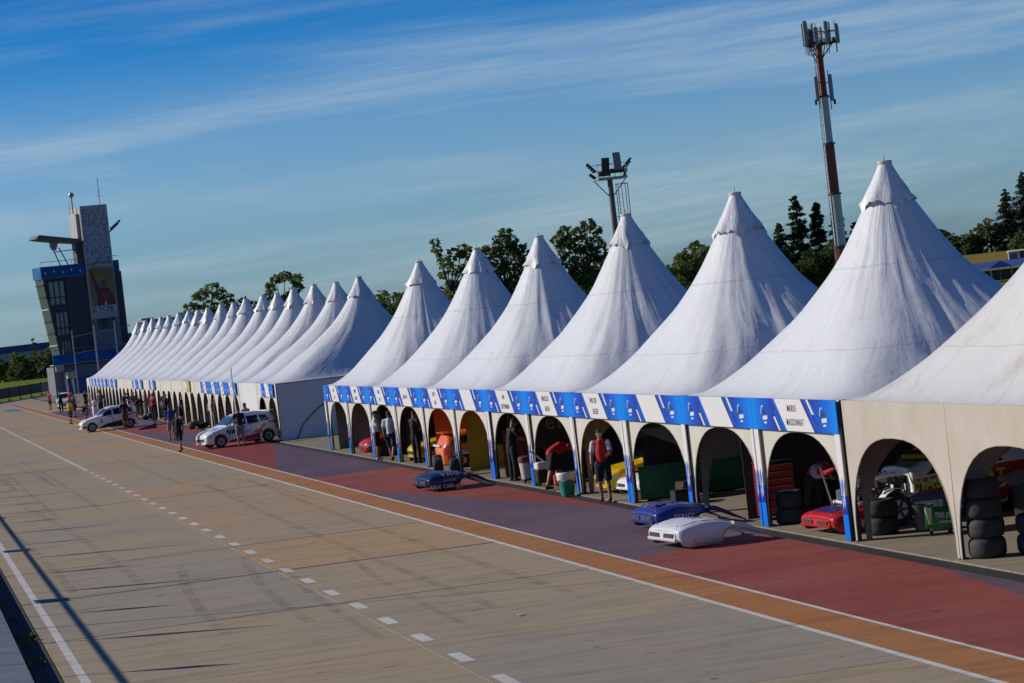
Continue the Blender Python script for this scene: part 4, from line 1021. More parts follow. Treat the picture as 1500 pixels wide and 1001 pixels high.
# clutter along the far tents
def trolley(loc, rz, label, col):
    t = thing('parts_trolley', label, 'trolley', loc, rz, 'trolleys along the far tents')
    for z in (.25, .85): MB().rbox((0, 0, z), (.9, .5, .05), .02).build('shelf', col, t)
    for x in (-.42, .42):
        for y in (-.22, .22): MB().tube([(x, y, .05), (x, y, .95)], .018, 5).build('leg', dark_steel, t)
    b = MB(); rg = random.Random(int(loc[1]))
    for k in range(7): b.cur = k % 3; b.rbox((rg.uniform(-.35, .35), rg.uniform(-.15, .15), .95+rg.uniform(0, .08)), (.2, .16, .18), .03, rg.uniform(0, 3))
    b.build('spare_parts', [dark_steel, steel, black], t)
for k, (x, y, lb, m) in enumerate([(16.4, 186, 'black trolley heaped with parts by the far tents, behind the race hatchback tail', black), (17.5, 163, 'green topped trolley under the yellow banner side', mat('dark_green_paint', (.02, .08, .03), .5)), (17.3, 158, 'black trolley next to the lying slick tyre', black), (15.8, 214, 'dark trolley in the crowd near the last tents', black), (16.9, 196, 'steel trolley beside the waiting crew far down the row', steel)]):
    trolley((x, y, .006), .3*k, lb, m)
ps = thing('purple_stand', 'low purple wedge stand with a thin post left on the red strip', 'stand', (14.7, 160.6, .006), 0)
MB().prism([(-.75, 0), (.35, 0), (.35, .30), (-.75, .06)], lambda u, v, w_: (u, w_-.25, v), .5).build('wedge', mat('purple_plastic', (.08, .02, .14), .5), ps); MB().tube([(.3, 0, .28), (.28, 0, 1.05)], .03, 6).build('post', dark_steel, ps)
hb = thing('helmet_stand', 'white helmet shaped tank standing in the far crew', 'tank', (14.6, 203, .006))
MB().lathe([(.18, 0), (.22, .1), (.22, .75), (.16, .95), (.17, 1.0), (.17, 1.25), (.05, 1.33)], 16).build('tank', white_p, hb, 50); MB().rbox((0, -.19, .85), (.16, .06, .12), .02).build('valve', ink, hb)
rf = thing('red_flag', 'small red feather flag hanging beside the far tent legs', 'flag', (16.4, 181, 0))
MB().tube([(0, 0, 0), (0, 0, 2.1)], .015, 5).build('pole', steel, rf); MB().add([(0, 0, 2.0), (.1, -.02, 2.0), (.32, -.05, .75), (.2, 0, .7)], [(0, 1, 2, 3)]).build('cloth', red_p, rf)

# ------------------------------------------------------------------ people
skin = mat('skin', (.33, .17, .11), .6, var=.08, vscale=8); hairm = mat('dark_hair', (.015, .011, .009), .7)
def cloth(name, c): return mat('cloth_'+name, c, .85, var=.08, vscale=6, bump=.15, bscale=12)
K = dict(black=cloth('black', (.012, .012, .014)), white=cloth('white', (.62, .62, .66)), red=cloth('red', (.50, .012, .018)), blue=cloth('blue', (.015, .035, .20)), grey=cloth('grey', (.20, .20, .20)), yellow=cloth('yellow', (.60, .42, .02)),
         navy=cloth('navy', (.02, .022, .06)), brown=cloth('brown', (.10, .075, .06)), khaki=cloth('khaki', (.22, .18, .13)), pink=cloth('pink', (.45, .08, .16)), stone=cloth('stone', (.32, .30, .28)), shoe=mat('shoe', (.03, .03, .034), .6), wshoe=mat('white_shoe', (.6, .6, .62), .6))
def remeshed(mbd, name, m, parent, vox, sm=5):
    me = mbd.mesh('tmp', m); o = bpy.data.objects.new('tmp', me); C.objects.link(o)
    r = o.modifiers.new('r', 'REMESH'); r.mode = 'VOXEL'; r.voxel_size = vox; r.use_smooth_shade = True
    s_ = o.modifiers.new('s', 'SMOOTH'); s_.factor = .5; s_.iterations = sm
    dg = bpy.context.evaluated_depsgraph_get(); dg.update()
    me2 = bpy.data.meshes.new_from_object(o.evaluated_get(dg)); me2.name = name
    bpy.data.objects.remove(o)
    me2.materials.clear(); me2.materials.append(m); me2.shade_smooth()
    return link(name, me2, parent)
def cap(mb_, pts, rad, n=10):
    mb_.tube(pts, rad, n)
    for p, r in ((pts[0], rad[0]), (pts[-1], rad[-1])): mb_.ell(p, (r, r, r), n, 6)
def person(label, loc, heading, h=1.74, lean=0, bend=0, hipL=0, hipR=0, kneeL=4, kneeR=4, shL=6, shR=6, elL=14, elR=14, abL=9, abR=9, headp=0, heady=0,
           top='black', bottom='black', long=False, sleeves='short', hat=None, shoes='shoe', fine=False, vest=None, stripes=False, crouch=0):
    """Figure facing local -y. lean/bend: trunk pitch in degrees; hip/knee: flexion per leg; sh/el: arm flexion, ab: arm spread."""
    k = h/1.75; rad = math.radians
    t = thing('person', label, 'person', loc, heading, 'people in the pit lane')
    fwd = lambda a: Vector((0, -math.sin(a), -math.cos(a)))
    J = {}
    z_hip = .90*k; legs = {}
    for s_, hp, kn in ((1, hipL, kneeL), (-1, hipR, kneeR)):
        a = rad(hp); hip = Vector((s_*.095*k, 0, 0)); knee = hip+fwd(a)*.43*k+Vector((s_*.02*k, 0, 0)); ank = knee+fwd(a-rad(kn))*.41*k
        legs[s_] = (hip, knee, ank)
    low = min(l[2].z for l in legs.values()); dz = .075*k-low
    for s_ in legs: legs[s_] = tuple(p+Vector((0, 0, dz)) for p in legs[s_])
    pel = Vector((0, 0, dz+.04*k)); la = rad(lean); lb = la+rad(bend)
    up = lambda a: Vector((0, -math.sin(a), math.cos(a)))
    waist = pel+up(la)*.14*k; chest = waist+up((la+lb)/2)*.17*k; shc = chest+up(lb)*.20*k; neck = shc+up(lb)*.07*k
    hd = neck+up(lb+rad(headp))*.125*k
    arms = {}
    for s_, sh, el, ab in ((1, shL, elL, abL), (-1, shR, elR, abR)):
        sp = shc+Vector((s_*.185*k, 0, 0))-up(lb)*.03*k
        def dirv(a, ab_): return Vector((s_*math.sin(ab_), -math.sin(a)*math.cos(ab_), -math.cos(a)*math.cos(ab_)))
        a = rad(sh)+(lb if lean+bend > 40 else lb*.3); e = sp+dirv(a, rad(ab))*.285*k; wv = e+dirv(a+rad(el), rad(ab*.2-6))*.25*k
        arms[s_] = (sp, e, wv, dirv(a+rad(el)*1.1, rad(ab*.2-4)))
    b = MB()
    for s_ in (1, -1):
        hip, knee, ank = legs[s_]; cap(b, [hip, hip.lerp(knee, .5), knee], [.088*k, .075*k, .055*k]); cap(b, [knee, knee.lerp(ank, .35), ank], [.054*k, .055*k, .036*k]); b.ell(ank+Vector((0, -.05*k, -.035*k)), (.04*k, .10*k, .035*k), 8, 6)
        sp, e, wv, hd_ = arms[s_]; cap(b, [sp, sp.lerp(e, .5), e], [.056*k, .047*k, .040*k], 8); cap(b, [e, e.lerp(wv, .3), wv], [.040*k, .039*k, .027*k], 8)
        hd_.normalize(); side_ = Vector((s_, 0, 0)); side_ = (side_-hd_*side_.dot(hd_)).normalized(); nrm = hd_.cross(side_).normalized()
        if nrm.y > 0: nrm = -nrm
        palm = wv+hd_*.05*k; M_ = Matrix((side_*.014*k, nrm*.040*k, hd_*.052*k)).transposed()
        b.ell(palm, (1, 1, 1), 8, 6, M_)
        fr = .0095*k if fine else .012*k
        for q, ln in enumerate((.062, .072, .067, .052)):      # four fingers, slightly curled
            o_ = palm+hd_*.042*k+nrm*(.030-.02*q)*k; m1 = o_+hd_*ln*.55*k-side_*.006*k; m2 = m1+(hd_*.8-side_*.6).normalized()*ln*.5*k
            b.tube([palm+nrm*(.026-.018*q)*k, o_, m1, m2], [fr, fr, fr*.92, fr*.75], 6)
        th = palm-hd_*.03*k+nrm*.034*k; b.tube([palm-hd_*.02*k, th, th+(hd_*.7+nrm*.55).normalized()*.045*k, th+(hd_*.95+nrm*.3).normalized()*.07*k], [fr*1.1, fr*1.2, fr*1.05, fr*.8], 6)
    cap(b, [pel, waist, chest, shc], [.125*k, .115*k, .13*k, .09*k], 12); cap(b, [shc+Vector((.13*k, 0, -.02*k)), shc, shc+Vector((-.13*k, 0, -.02*k))], [.058*k, .075*k, .058*k])
    cap(b, [shc, neck+up(lb)*.03*k], [.058*k, .052*k])
    Rh = Matrix.Rotation(rad(heady), 3, 'Z') @ Matrix.Rotation(lb+rad(headp), 3, 'X')
    hp_ = lambda x, y, z: hd+Rh @ Vector((x*k, y*k, z*k))
    b.ell(hd, (.074*k, .092*k, .112*k), 14, 10, Rh); b.ell(hp_(0, -.03, -.055), (.055*k, .065*k, .062*k), 10, 8, Rh)
    b.tube([hp_(0, -.088, .022), hp_(0, -.112, -.022), hp_(0, -.09, -.03)], [.011*k, .019*k, .012*k], 6)
    for s_ in (1, -1): b.ell(hp_(s_*.076, .01, -.005), (.012*k, .02*k, .032*k), 6, 5, Rh)
    b.tube([hp_(-.024, -.088, -.062), hp_(0, -.095, -.062), hp_(.024, -.088, -.062)], .008*k, 5)
    vox = .010 if fine else .017
    remeshed(b, 'body', skin, t, vox*k, 2 if fine else 1)
    for s_ in (1, -1):
        e_ = MB().ell(hp_(s_*.030, -.083, .020), (.011*k, .008*k, .009*k), 8, 6, Rh); e_.build('eye', ink, t, smooth='all')
    # shirt
    b = MB(); g = .018*k
    cap(b, [pel+Vector((0, 0, .02*k)), waist, chest, shc-up(lb)*.02*k], [.150*k, .140*k, .152*k, .105*k], 14)
    cap(b, [shc+Vector((.15*k, 0, -.03*k)), shc+Vector((0, 0, -.015*k)), shc+Vector((-.15*k, 0, -.03*k))], [.070*k, .088*k, .070*k], 10)
    b2 = MB()
    for s_ in (1, -1):
        sp, e, wv, _ = arms[s_]; bb_ = b2 if vest else b
        if sleeves == 'long': cap(bb_, [sp, e], [.072*k, .058*k]); cap(bb_, [e, e.lerp(wv, .95)], [.058*k, .042*k])
        else: bb_.tube([sp, sp.lerp(e, .5), sp.lerp(e, .78)], [.074*k, .070*k, .070*k], 10); bb_.ell(sp, (.073*k,)*3, 10, 6)
    remeshed(b, 'shirt', K[top], t, .018*k, 3)
    if vest: remeshed(b2, 'sleeves', K[vest], t, .016*k, 2)
    if stripes:
        for q in range(7):
            f = .05+q*.145; p = waist.lerp(chest, min(1, f*2)) if f < .5 else chest.lerp(shc, f*2-1); a = Matrix.Rotation((la+lb)/2, 3, 'X')
            vs = []; fs = []
            for i in range(16):
                tt = 2*PI*i/16; rr = (.162 if f > .2 else .154)*k
                for dz_ in (-.012, .012): vs.append(p+a @ Vector((rr*1.02*math.cos(tt), rr*math.sin(tt), dz_)))
            for i in range(16): j = (i+1) % 16; fs.append((2*i, 2*i+1, 2*j+1, 2*j))
            MB().add(vs, fs).build('shirt_stripe', K['white'], t)
    b = MB(); cap(b, [pel+up(la)*.05*k, pel, pel-Vector((0, 0, .03*k))], [.148*k, .150*k, .145*k], 14)
    for s_ in (1, -1):
        hip, knee, ank = legs[s_]
        if long: cap(b, [hip, knee], [.112*k, .078*k]); b.tube([knee, knee.lerp(ank, .5), ank.lerp(knee, .02)], [.076*k, .068*k, .062*k], 10); b.ell(knee, (.077*k,)*3, 8, 6)
        else: b.tube([hip, hip.lerp(knee, .5), hip.lerp(knee, .93)], [.112*k, .104*k, .100*k], 10); b.ell(hip, (.112*k,)*3, 10, 6)
    remeshed(b, 'trousers' if long else 'shorts', K[bottom], t, .018*k, 2)
    for s_ in (1, -1):
        ank = legs[s_][2]; z0 = ank.z-.075*k
        MB().ell((ank.x, ank.y-.055*k, z0+.038*k), (.048*k, .135*k, .042*k), 10, 7).ell((ank.x, ank.y+.01*k, z0+.06*k), (.045*k, .06*k, .05*k), 10, 6).build('shoe', K[shoes], t, smooth='all')
    b = MB(); Mh = Rh
    if hat:
        vs = []; fs = []
        for j in range(6):
            a = PI/2*j/5
            for i in range(16): tt = 2*PI*i/16; vs.append(hp_(.084*math.cos(a)*math.cos(tt), .100*math.cos(a)*math.sin(tt)+.004, .035+.095*math.sin(a)))
        for j in range(5):
            for i in range(16): fs.append((j*16+i, j*16+(i+1) % 16, j*16+16+(i+1) % 16, j*16+16+i))
        b.add(vs, fs); b.add([hp_(-.07, -.07, .042), hp_(.07, -.07, .042), hp_(.06, -.165, .030), hp_(0, -.185, .028), hp_(-.06, -.165, .030), hp_(0, -.1, .055)], [(0, 5, 1, 2, 3, 4)])
        b.build('cap', K[hat], t, smooth=50)
    b = MB(); b.ell(hp_(0, .014, .022), (.079*k, .090*k, .100*k), 12, 9, Rh)
    b.v = [v for v in b.v]; 
    hm = b.mesh('hair', hairm, 'all'); bmx = bmesh.new(); bmx.from_mesh(hm)
    inv = Rh.inverted()
    kill = [v for v in bmx.verts if (lambda q: q.y < -.035*k and q.z < .062*k or q.z < -.05*k)(inv @ (v.co-hd))]
    bmesh.ops.delete(bmx, geom=kill, context='VERTS'); bmx.to_mesh(hm); bmx.free(); link('hair', hm, t)
    return t
R_ = math.radians
# heading: 0 faces the camera side (-y), -90 faces the lane (-x), 90 faces into the tents (+x), 180 away
person('person in red vest and black cap standing between the post boards, black shorts', (16.52, 62.75, .006), R_(-28), 1.76, shL=22, shR=8, elL=60, elR=30, abL=14, abR=12, heady=32, hipL=4, hipR=-4, top='red', bottom='black', hat='black', fine=True, vest='white', shoes='shoe')
person('person in red shirt and black shorts bending over, head to the right', (16.80, 69.0, .010), R_(100), 1.76, lean=48, bend=42, hipL=-6, hipR=-16, kneeL=10, kneeR=6, shL=-20, shR=-8, elL=12, elR=8, headp=20, top='red', bottom='black', fine=True)
person('person in black overalls with brown back print standing at a work table', (16.92, 74.2, .010), R_(105), 1.78, lean=6, bend=4, shL=30, shR=26, elL=40, elR=44, headp=22, top='black', bottom='black', long=True, fine=True)
person('person in grey white shirt and navy cap with folded arms, black shorts', (16.62, 94.3, .010), R_(75), 1.74, shL=24, shR=26, elL=95, elR=92, abL=4, abR=4, headp=8, top='white', bottom='black', hat='navy', shoes='wshoe', fine=True)
person('person in white printed shirt walking with back to the lane, black shorts', (16.78, 92.4, .010), R_(150), 1.78, hipL=18, hipR=-16, kneeL=10, kneeR=20, shL=-14, shR=16, top='white', bottom='black', fine=True)
person('person in blue shirt standing inside behind the two white shirts', (17.6, 96.0, .010), R_(-20), 1.74, shL=20, elL=70, top='blue', bottom='black')
person('person in black clothes beside the striped yellow car', (17.05, 89.2, .010), R_(120), 1.78, shL=26, shR=20, elL=50, elR=40, headp=18, top='black', bottom='black', long=True)
person('mechanic person in red and white striped shirt bending double over a gearbox', (17.75, 50.95, .010), R_(20), 1.74, lean=52, bend=46, hipL=-8, hipR=-14, kneeL=12, kneeR=14, shL=-16, shR=-10, elL=16, elR=22, headp=26, top='red', bottom='black', long=True, fine=True, stripes=True, sleeves='long')
person('person all in black walking along the orange strip in front of the hatchback', (12.43, 122.2, .006), R_(-38), 1.78, hipL=16, hipR=-14, kneeL=8, kneeR=18, shL=-12, shR=14, top='black', bottom='black', fine=True)
person('person in blue shirt and grey shorts seen from behind on the purple strip', (13.6, 137.2, .006), R_(165), 1.82, hipL=6, hipR=-6, shL=10, shR=-4, elL=30, top='blue', bottom='grey', fine=True)
person('person in black leaning on the near door of the white hatchback', (14.95, 119.9, .006), R_(175), 1.76, lean=6, shL=34, shR=30, elL=50, elR=46, headp=14, top='black', bottom='grey', fine=True)
person('person in dark shirt standing behind the white hatchback roof', (15.9, 124.6, .006), R_(-60), 1.80, headp=20, top='navy', bottom='black')
person('person in yellow shirt and dark shorts walking down the lane', (11.95, 190.8, .006), R_(140), 1.76, hipL=18, hipR=-16, kneeL=8, kneeR=16, shL=30, shR=-12, elL=50, top='yellow', bottom='navy')
person('person in dark clothes standing at the race hatchback near door', (13.75, 166.6, .006), R_(178), 1.76, lean=8, shL=24, shR=26, elL=40, headp=16, top='black', bottom='brown')
person('person in black crouching left of the race hatchback bonnet', (13.4, 199.5, .006), R_(60), 1.74, lean=24, bend=20, hipL=88, hipR=80, kneeL=118, kneeR=108, shL=40, shR=36, elL=40, elR=36, top='black', bottom='khaki')
person('person in black with bare legs standing behind the crouching one', (13.55, 210.5, .006), R_(100), 1.80, shL=20, elL=60, top='black', bottom='black')
person('person in bright red shirt standing at the last tents', (14.9, 236, .006), R_(-60), 1.80, shR=20, elR=60, top='red', bottom='brown')
person('person in dark clothes beside the bright red shirt', (14.1, 236.5, .006), R_(-20), 1.78, top='black', bottom='black', long=True)
person('small figure person in red beside the pale car at the lane end', (14.0, 251, .006), R_(-60), 1.70, top='red', bottom='black')
person('broad person in brown grey shirt with back turned near the white tank', (15.2, 205, .006), R_(150), 1.86, lean=6, shL=26, shR=24, elL=60, elR=60, top='brown', bottom='black')
person('person in navy leaning over the trolley in the far crew', (16.2, 197, .006), R_(120), 1.76, lean=20, bend=16, shL=30, shR=30, elL=30, top='navy', bottom='black', long=True)
person('person in dark green grey clothes by the far tent legs', (16.5, 191, .006), R_(30), 1.78, shL=10, elL=50, top='brown', bottom='khaki', long=True)
person('person in pink and maroon shirt pointing beside a far tent leg', (16.5, 176.5, .006), R_(-50), 1.80, shL=60, elL=30, top='pink', bottom='navy', long=True)
person('person in dark clothes next to the pink shirt', (16.95, 173.5, .006), R_(-30), 1.84, top='black', bottom='black', long=True)
person('person in black sitting low among the trolleys under the yellow banner', (17.3, 166, .006), R_(-60), 1.72, lean=14, hipL=85, hipR=82, kneeL=95, kneeR=92, shL=30, elL=40, top='black', bottom='brown')

for k, (x, y, hd_, top_, bot_, lb, kw) in enumerate([(15.7, 228, 40, 'black', 'black', 'person in black with back turned among the last tents', {}), (16.4, 222, -70, 'grey', 'navy', 'person in grey shirt facing the lane near the last tents', {}), (15.9, 183, 110, 'black', 'khaki', 'person in black shirt bending over the heaped trolley', dict(lean=30, bend=20)),
        (16.6, 169, -40, 'navy', 'black', 'person in navy shirt at the second far banner pair', {}), (17.2, 150, -60, 'white', 'black', 'person in white shirt inside the dark far tents behind the blue shirt', {}), (16.7, 161.5, 60, 'black', 'black', 'person in black reaching into the green topped trolley', dict(lean=14, shL=40)), (16.9, 145, -20, 'brown', 'khaki', 'person in brown shirt in a far tent right of the yellow post', {})]):
    person(lb, (x, y, .006), R_(hd_), 1.72+.02*(k % 4), top=top_, bottom=bot_, long=k % 2 == 0, **kw)
for k, (x, y, lb) in enumerate([(16.4, 150.5, 'heap of dark bags against the far tent legs'), (16.6, 181, 'dark heap of bags under the red flag'), (16.3, 203, 'dark heap of bags behind the white tank')]):
    t = thing('bag_heap', lb, 'bags', (x, y, .006), k, 'bag heaps by the far tents')
    for q in range(5): MB().ell((.35*math.cos(q*1.3), .3*math.sin(q*1.3), .16+.12*(q % 2)), (.28, .2, .18), 10, 7, Matrix.Rotation(q, 3, 'Z')).build('bag', [black, dark_steel, K['navy'], K['brown'], black][q], t, smooth='all')
# ------------------------------------------------------------------ control tower (rotated a little towards the lane)
tw = thing('control_tower', 'dark race control tower with white lettered shaft, portrait poster and wing roof', 'tower', (24.6, 330, 0), R_(13))
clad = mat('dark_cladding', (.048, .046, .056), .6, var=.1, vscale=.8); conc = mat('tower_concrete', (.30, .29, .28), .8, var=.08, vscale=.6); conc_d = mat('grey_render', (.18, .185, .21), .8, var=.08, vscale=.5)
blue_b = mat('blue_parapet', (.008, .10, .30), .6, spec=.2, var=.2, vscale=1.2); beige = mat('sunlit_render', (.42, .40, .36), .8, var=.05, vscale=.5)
MB().box((1.75, 1.9, 11.35), (3.5, 3.8, 22.7)).build('shaft', beige, tw)
MB().box((1.75, -.05, 19.25), (3.44, .10, 7.0)).build('sign_board', mat('sign_white', (.40, .41, .46), .6, var=.04, vscale=1), tw)
pr = [mat('ink_red', (.36, .05, .05), .6), mat('ink_blue', (.03, .10, .32), .6), mat('ink_teal', (.05, .20, .30), .6), mat('ink_orange', (.45, .16, .05), .6), mat('ink_violet', (.16, .05, .22), .6)]
def stroke(pts, m, w_=.085):
    b = MB()
    for a, c in zip(pts, pts[1:]):
        a, c = Vector((a[0], 0, a[1])), Vector((c[0], 0, c[1])); d = (c-a).normalized(); nn = Vector((-d.z, 0, d.x))*w_/2; a2, c2_ = a-d*w_*.3, c+d*w_*.3
        v = [a2+nn, c2_+nn, c2_-nn, a2-nn]; b.add([(p.x, -.106, p.z) for p in v]+[(p.x, -.1, p.z) for p in v], [(0, 1, 2, 3), (7, 6, 5, 4), (0, 4, 5, 1), (1, 5, 6, 2), (2, 6, 7, 3), (3, 7, 4, 0)])
    b.build('letter', m, tw)
def arcp(cx, cz, r, a0, a1, n=12, ry=None): return [(cx+r*math.cos(a0+(a1-a0)*i/n), cz+(ry or r)*math.sin(a0+(a1-a0)*i/n)) for i in range(n+1)]
for base in (22.35, 18.85):
    z = base
    stroke(arcp(.55, z-.28, .24, .3, PI*1.25)+arcp(.55, z-.74, .24, PI*.45, -PI*.9), pr[0 if base > 20 else 3])                    # S
    stroke([(1.0, z-1.0), (1.45, z-.1), (1.9, z-1.0)], pr[0] if base > 20 else pr[3]); stroke([(2.25, z-1.0), (2.25, z-.15), (2.95, z-1.0), (2.95, z-.1)], pr[3])   # A N
    stroke([(.3, z-2.2), (.3, z-1.25), (1.0, z-2.2), (1.0, z-1.25)], pr[1]); stroke([(1.42, z-1.35), (1.42, z-2.0)], pr[4])        # N I
    stroke(arcp(2.05, z-1.72, .42, PI*.35, PI*1.65), pr[0]); stroke(arcp(2.95, z-1.72, .42, 0, 2*PI, 18), pr[1])                   # C O
    stroke([(.3, z-2.55), (.3, z-3.3), (.95, z-3.3)], pr[2]); stroke([(.95, z-3.25), (1.3, z-3.25), (1.65, z-2.6), (2.05, z-3.25), (2.4, z-3.25)], pr[1]); stroke([(1.95, z-2.55), (2.15, z-2.3)], pr[4])
    stroke(arcp(2.95, z-2.7, .2, .3, PI*1.25)+arcp(2.95, z-3.1, .2, PI*.45, -PI*.9), pr[0])
# poster: a flat print of a figure in red with a green wreath
po = MB().box((1.80, -.04, 12.25), (3.1, .06, 5.4)).build('poster', mat('poster_ground', (.16, .14, .08), .6, col2=(.24, .20, .09), vscale=.8), tw)
def flat(pts, m, off, name='print'): MB().prism(pts, lambda u, v, w_: (u, -.07-off-w_, v), .002).build(name, m, tw)
ell_ = lambda cx, cz, rx, rz_, n=20: [(cx+rx*math.cos(2*PI*i/n), cz+rz_*math.sin(2*PI*i/n)) for i in range(n)]
dr = mat('print_red', (.26, .015, .02), .6); dg_ = mat('print_green', (.03, .07, .03), .6); ps_ = mat('print_skin', (.17, .08, .05), .6)
flat([(.6, 13.3), (2.2, 13.5), (2.2, 14.3), (.6, 14.2)], mat('print_ochre', (.32, .20, .03), .6), 0); flat([(2.2, 12.6), (3.2, 12.7), (3.2, 13.3), (2.2, 13.2)], mat('print_ochre', (.32, .20, .03), .6), 0)
flat([(.9, 10.4), (1.0, 12.0), (.55, 13.6), (.40, 14.6), (.62, 14.65), (.95, 13.6), (1.55, 12.5), (2.5, 12.5), (3.0, 11.6), (3.2, 10.4)], dr, .002); flat(ell_(.52, 14.75, .16, .25, 12), ps_, .004)
flat(ell_(2.0, 11.4, .85, 1.15), dg_, .004); flat(ell_(2.02, 11.35, .42, .85), mat('print_bright_red', (.48, .02, .04), .6), .006)
flat(ell_(1.98, 12.9, .30, .42), ps_, .006); flat(ell_(1.98, 13.2, .34, .25), mat('print_purple', (.12, .03, .22), .6), .008); flat([(1.85, 10.4), (2.15, 10.4), (2.1, 10.8), (1.9, 10.8)], white_vinyl, .008)
flat([(.3, 9.58), (3.3, 9.58), (3.3, 10.35), (.3, 10.35)], mat('print_white', (.48, .48, .52), .6), .008)
text('TC2B', .72, mat('print_navy', (.03, .03, .16), .6), tw, (1.9, -.084, 9.95), (PI/2, 0, 0), bold=.02)
for i in range(3):
    for j in range(3):
        if (i+j) % 2 == 0: flat([(.28+.14*i, 9.62+.2*j), (.42+.14*i, 9.62+.2*j), (.42+.14*i, 9.82+.2*j), (.28+.14*i, 9.82+.2*j)], ink, .012)
MB().box((1.75, -.03, 4.45), (3.5, .06, 8.7)).build('front_wall', conc_d, tw)
def window(x, z, w_, h_, panes, parent, y=-.06):
    f = MB()
    for zz in (z, z+h_): f.box((x+w_/2, y, zz), (w_+.12, .12, .10))
    for i in range(panes+1): f.box((x+w_*i/panes, y, z+h_/2), (.09, .11, h_-.1))
    fo = f.build('window', dark_steel, parent)
    for i in range(panes): MB().box((x+w_*(i+.5)/panes, y+.01, z+h_/2), (w_/panes-.1, .02, h_-.1)).build('pane', glass_b, fo)
window(.75, 7.55, 2.05, 1.2, 2, tw)
MB().box((1.75, -.6, 15.3), (1.7, 1.1, .35)).build('awning', beige, tw)
# left wing leaning outwards as it rises
MB().prism([(-2.7, .3), (0, .3), (0, 14.35), (-2.7, 14.35)], lambda u, v, w_: (u, .35+w_, v), 5).build('clad_wall', clad, tw)
lw = [(-3.75, .3), (-2.72, .3), (-2.72, 14.35), (-5.45, 14.35)]
MB().prism(lw, lambda u, v, w_: (u, .5+w_, v), 3.4).build('glazed_wing', clad, tw)
for z, h_ in ((11.0, 2.95), (7.2, 2.95), (4.95, 1.6)):
    xl = -5.35+(14.35-(z+h_/2))*.121
    wf = MB()
    for zz in (z, z+h_*.32, z+h_): wf.box(((xl-2.85)/2+.1, .42, zz), (-2.85-xl, .14, .12))
    for i in range(4): wf.box((xl+.25+(-3.1-xl)*i/3, .42, z+h_/2), (.12, .13, h_))
    wf_o = wf.build('window', dark_steel, tw)
    for i in range(3):
        xx = xl+.25+(-3.1-xl)*(i+.5)/3; MB().box((xx, .46, z+h_*.66), ((-3.1-xl)/3-.12, .02, h_*.62)).build('pane', glass_b, wf_o); MB().box((xx, .46, z+h_*.16), ((-3.1-xl)/3-.12, .02, h_*.27)).build('pane', glass_b, wf_o)
    sl_ = MB()
for i in range(9):      # bands of the raked side glazing
    z = 1.6+i*1.5; x = -5.45+(14.35-z)*.121
    MB().box((x-.06, 2.2, z), (.14, 3.3, .16), 0, 0, -.13).build('floor_band', beige if i % 3 == 0 else dark_steel, tw)
for i in range(8):
    z = 2.35+i*1.5; x = -5.45+(14.35-z)*.121
    MB().box((x-.03, 2.2, z), (.05, 3.2, 1.2), 0, 0, -.13).build('side_glazing', glass_b, tw)
for x0, x1 in ((-5.6, -.02), (3.52, 4.3)):
    pb_ = MB().box(((x0+x1)/2, .28, 15.1), (x1-x0, .10, 1.4)).build('parapet', blue_b, tw)
    b = MB()
    for i in range(int((x1-x0)/1.1)): b.box((x0+.5+1.1*i, .21, 14.95+.2*(i % 2)), (.16, .03, .3))
    b.build('parapet_mark', white_vinyl, pb_)
    b = MB().tube([(x0, .3, 16.35), (x1, .3, 16.35)], .035, 5)
    for i in range(int((x1-x0)/1.3)+1): b.tube([(x0+.05+1.3*i, .3, 15.7), (x0+.05+1.3*i, .3, 16.35)], .025, 5)
    b.build('railing', steel, tw)
MB().box((-5.6, 2.1, 15.1), (.1, 3.6, 1.4)).build('parapet', blue_b, tw)
MB().box((-2.8, 2.1, 14.4), (5.6, 3.6, .12)).build('terrace', conc, tw)
MB().box((4.05, 2.5, 7.4), (.95, 4.2, 14.0)).build('clad_wall', clad, tw)
MB().prism([(-5.9, 19.25), (-5.5, 19.7), (-.3, 18.75), (.0, 18.3), (-3.2, 18.75)], lambda u, v, w_: (u, -.3+w_, v), 3.6).build('wing_roof', mat('roof_underside', (.13, .12, .11), .7, var=.1), tw)
MB().prism([(-3.95, 19.0), (-2.8, 18.9), (-3.3, 17.7), (-3.9, 17.8)], lambda u, v, w_: (u, .6+w_, v), .5).build('bracket', conc, tw)
MB().tube([(-3.6, .8, 17.8), (-2.9, .8, 15.7)], .07, 6).tube([(-2.9, .8, 18.0), (-1.9, .8, 15.7)], .07, 6).tube([(-3.6, .8, 17.5), (-.4, .8, 17.6)], .06, 6).build('strut', dark_steel, tw)
MB().box((-.45, 1.2, 17.1), (.8, 1.6, 2.8)).build('stair_head', clad, tw)
MB().tube([(3.0, 1.0, 22.7), (3.0, 1.0, 26.2)], .05, 6).tube([(2.75, 1, 23.9), (3.25, 1, 23.9)], .03, 5).tube([(2.85, 1, 24.4), (3.15, 1, 24.4)], .03, 5).build('antenna', steel, tw)
MB().tube([(-.35, 1.6, 22.0), (-.35, 1.6, 24.2)], .09, 6).ell((-.35, 1.5, 24.3), (.34, .25, .34), 10, 7).tube([(-.75, 1.6, 22.0), (-.75, 1.6, 23.6)], .05, 5).build('dish_mount', steel, tw)
MB().box((-.2, 1.9, 20.4), (.40, 2.6, 3.0)).build('vent_box', beige, tw)
b = MB().tube([(3.5, .6, 19.2), (4.9, .4, 20.3)], .10, 6)
for i in range(5): b.rbox((3.9+.28*i, .4, 19.75+.2*i), (.26, .2, .30), .04, 0)
b.build('camera_arm', dark_steel, tw)
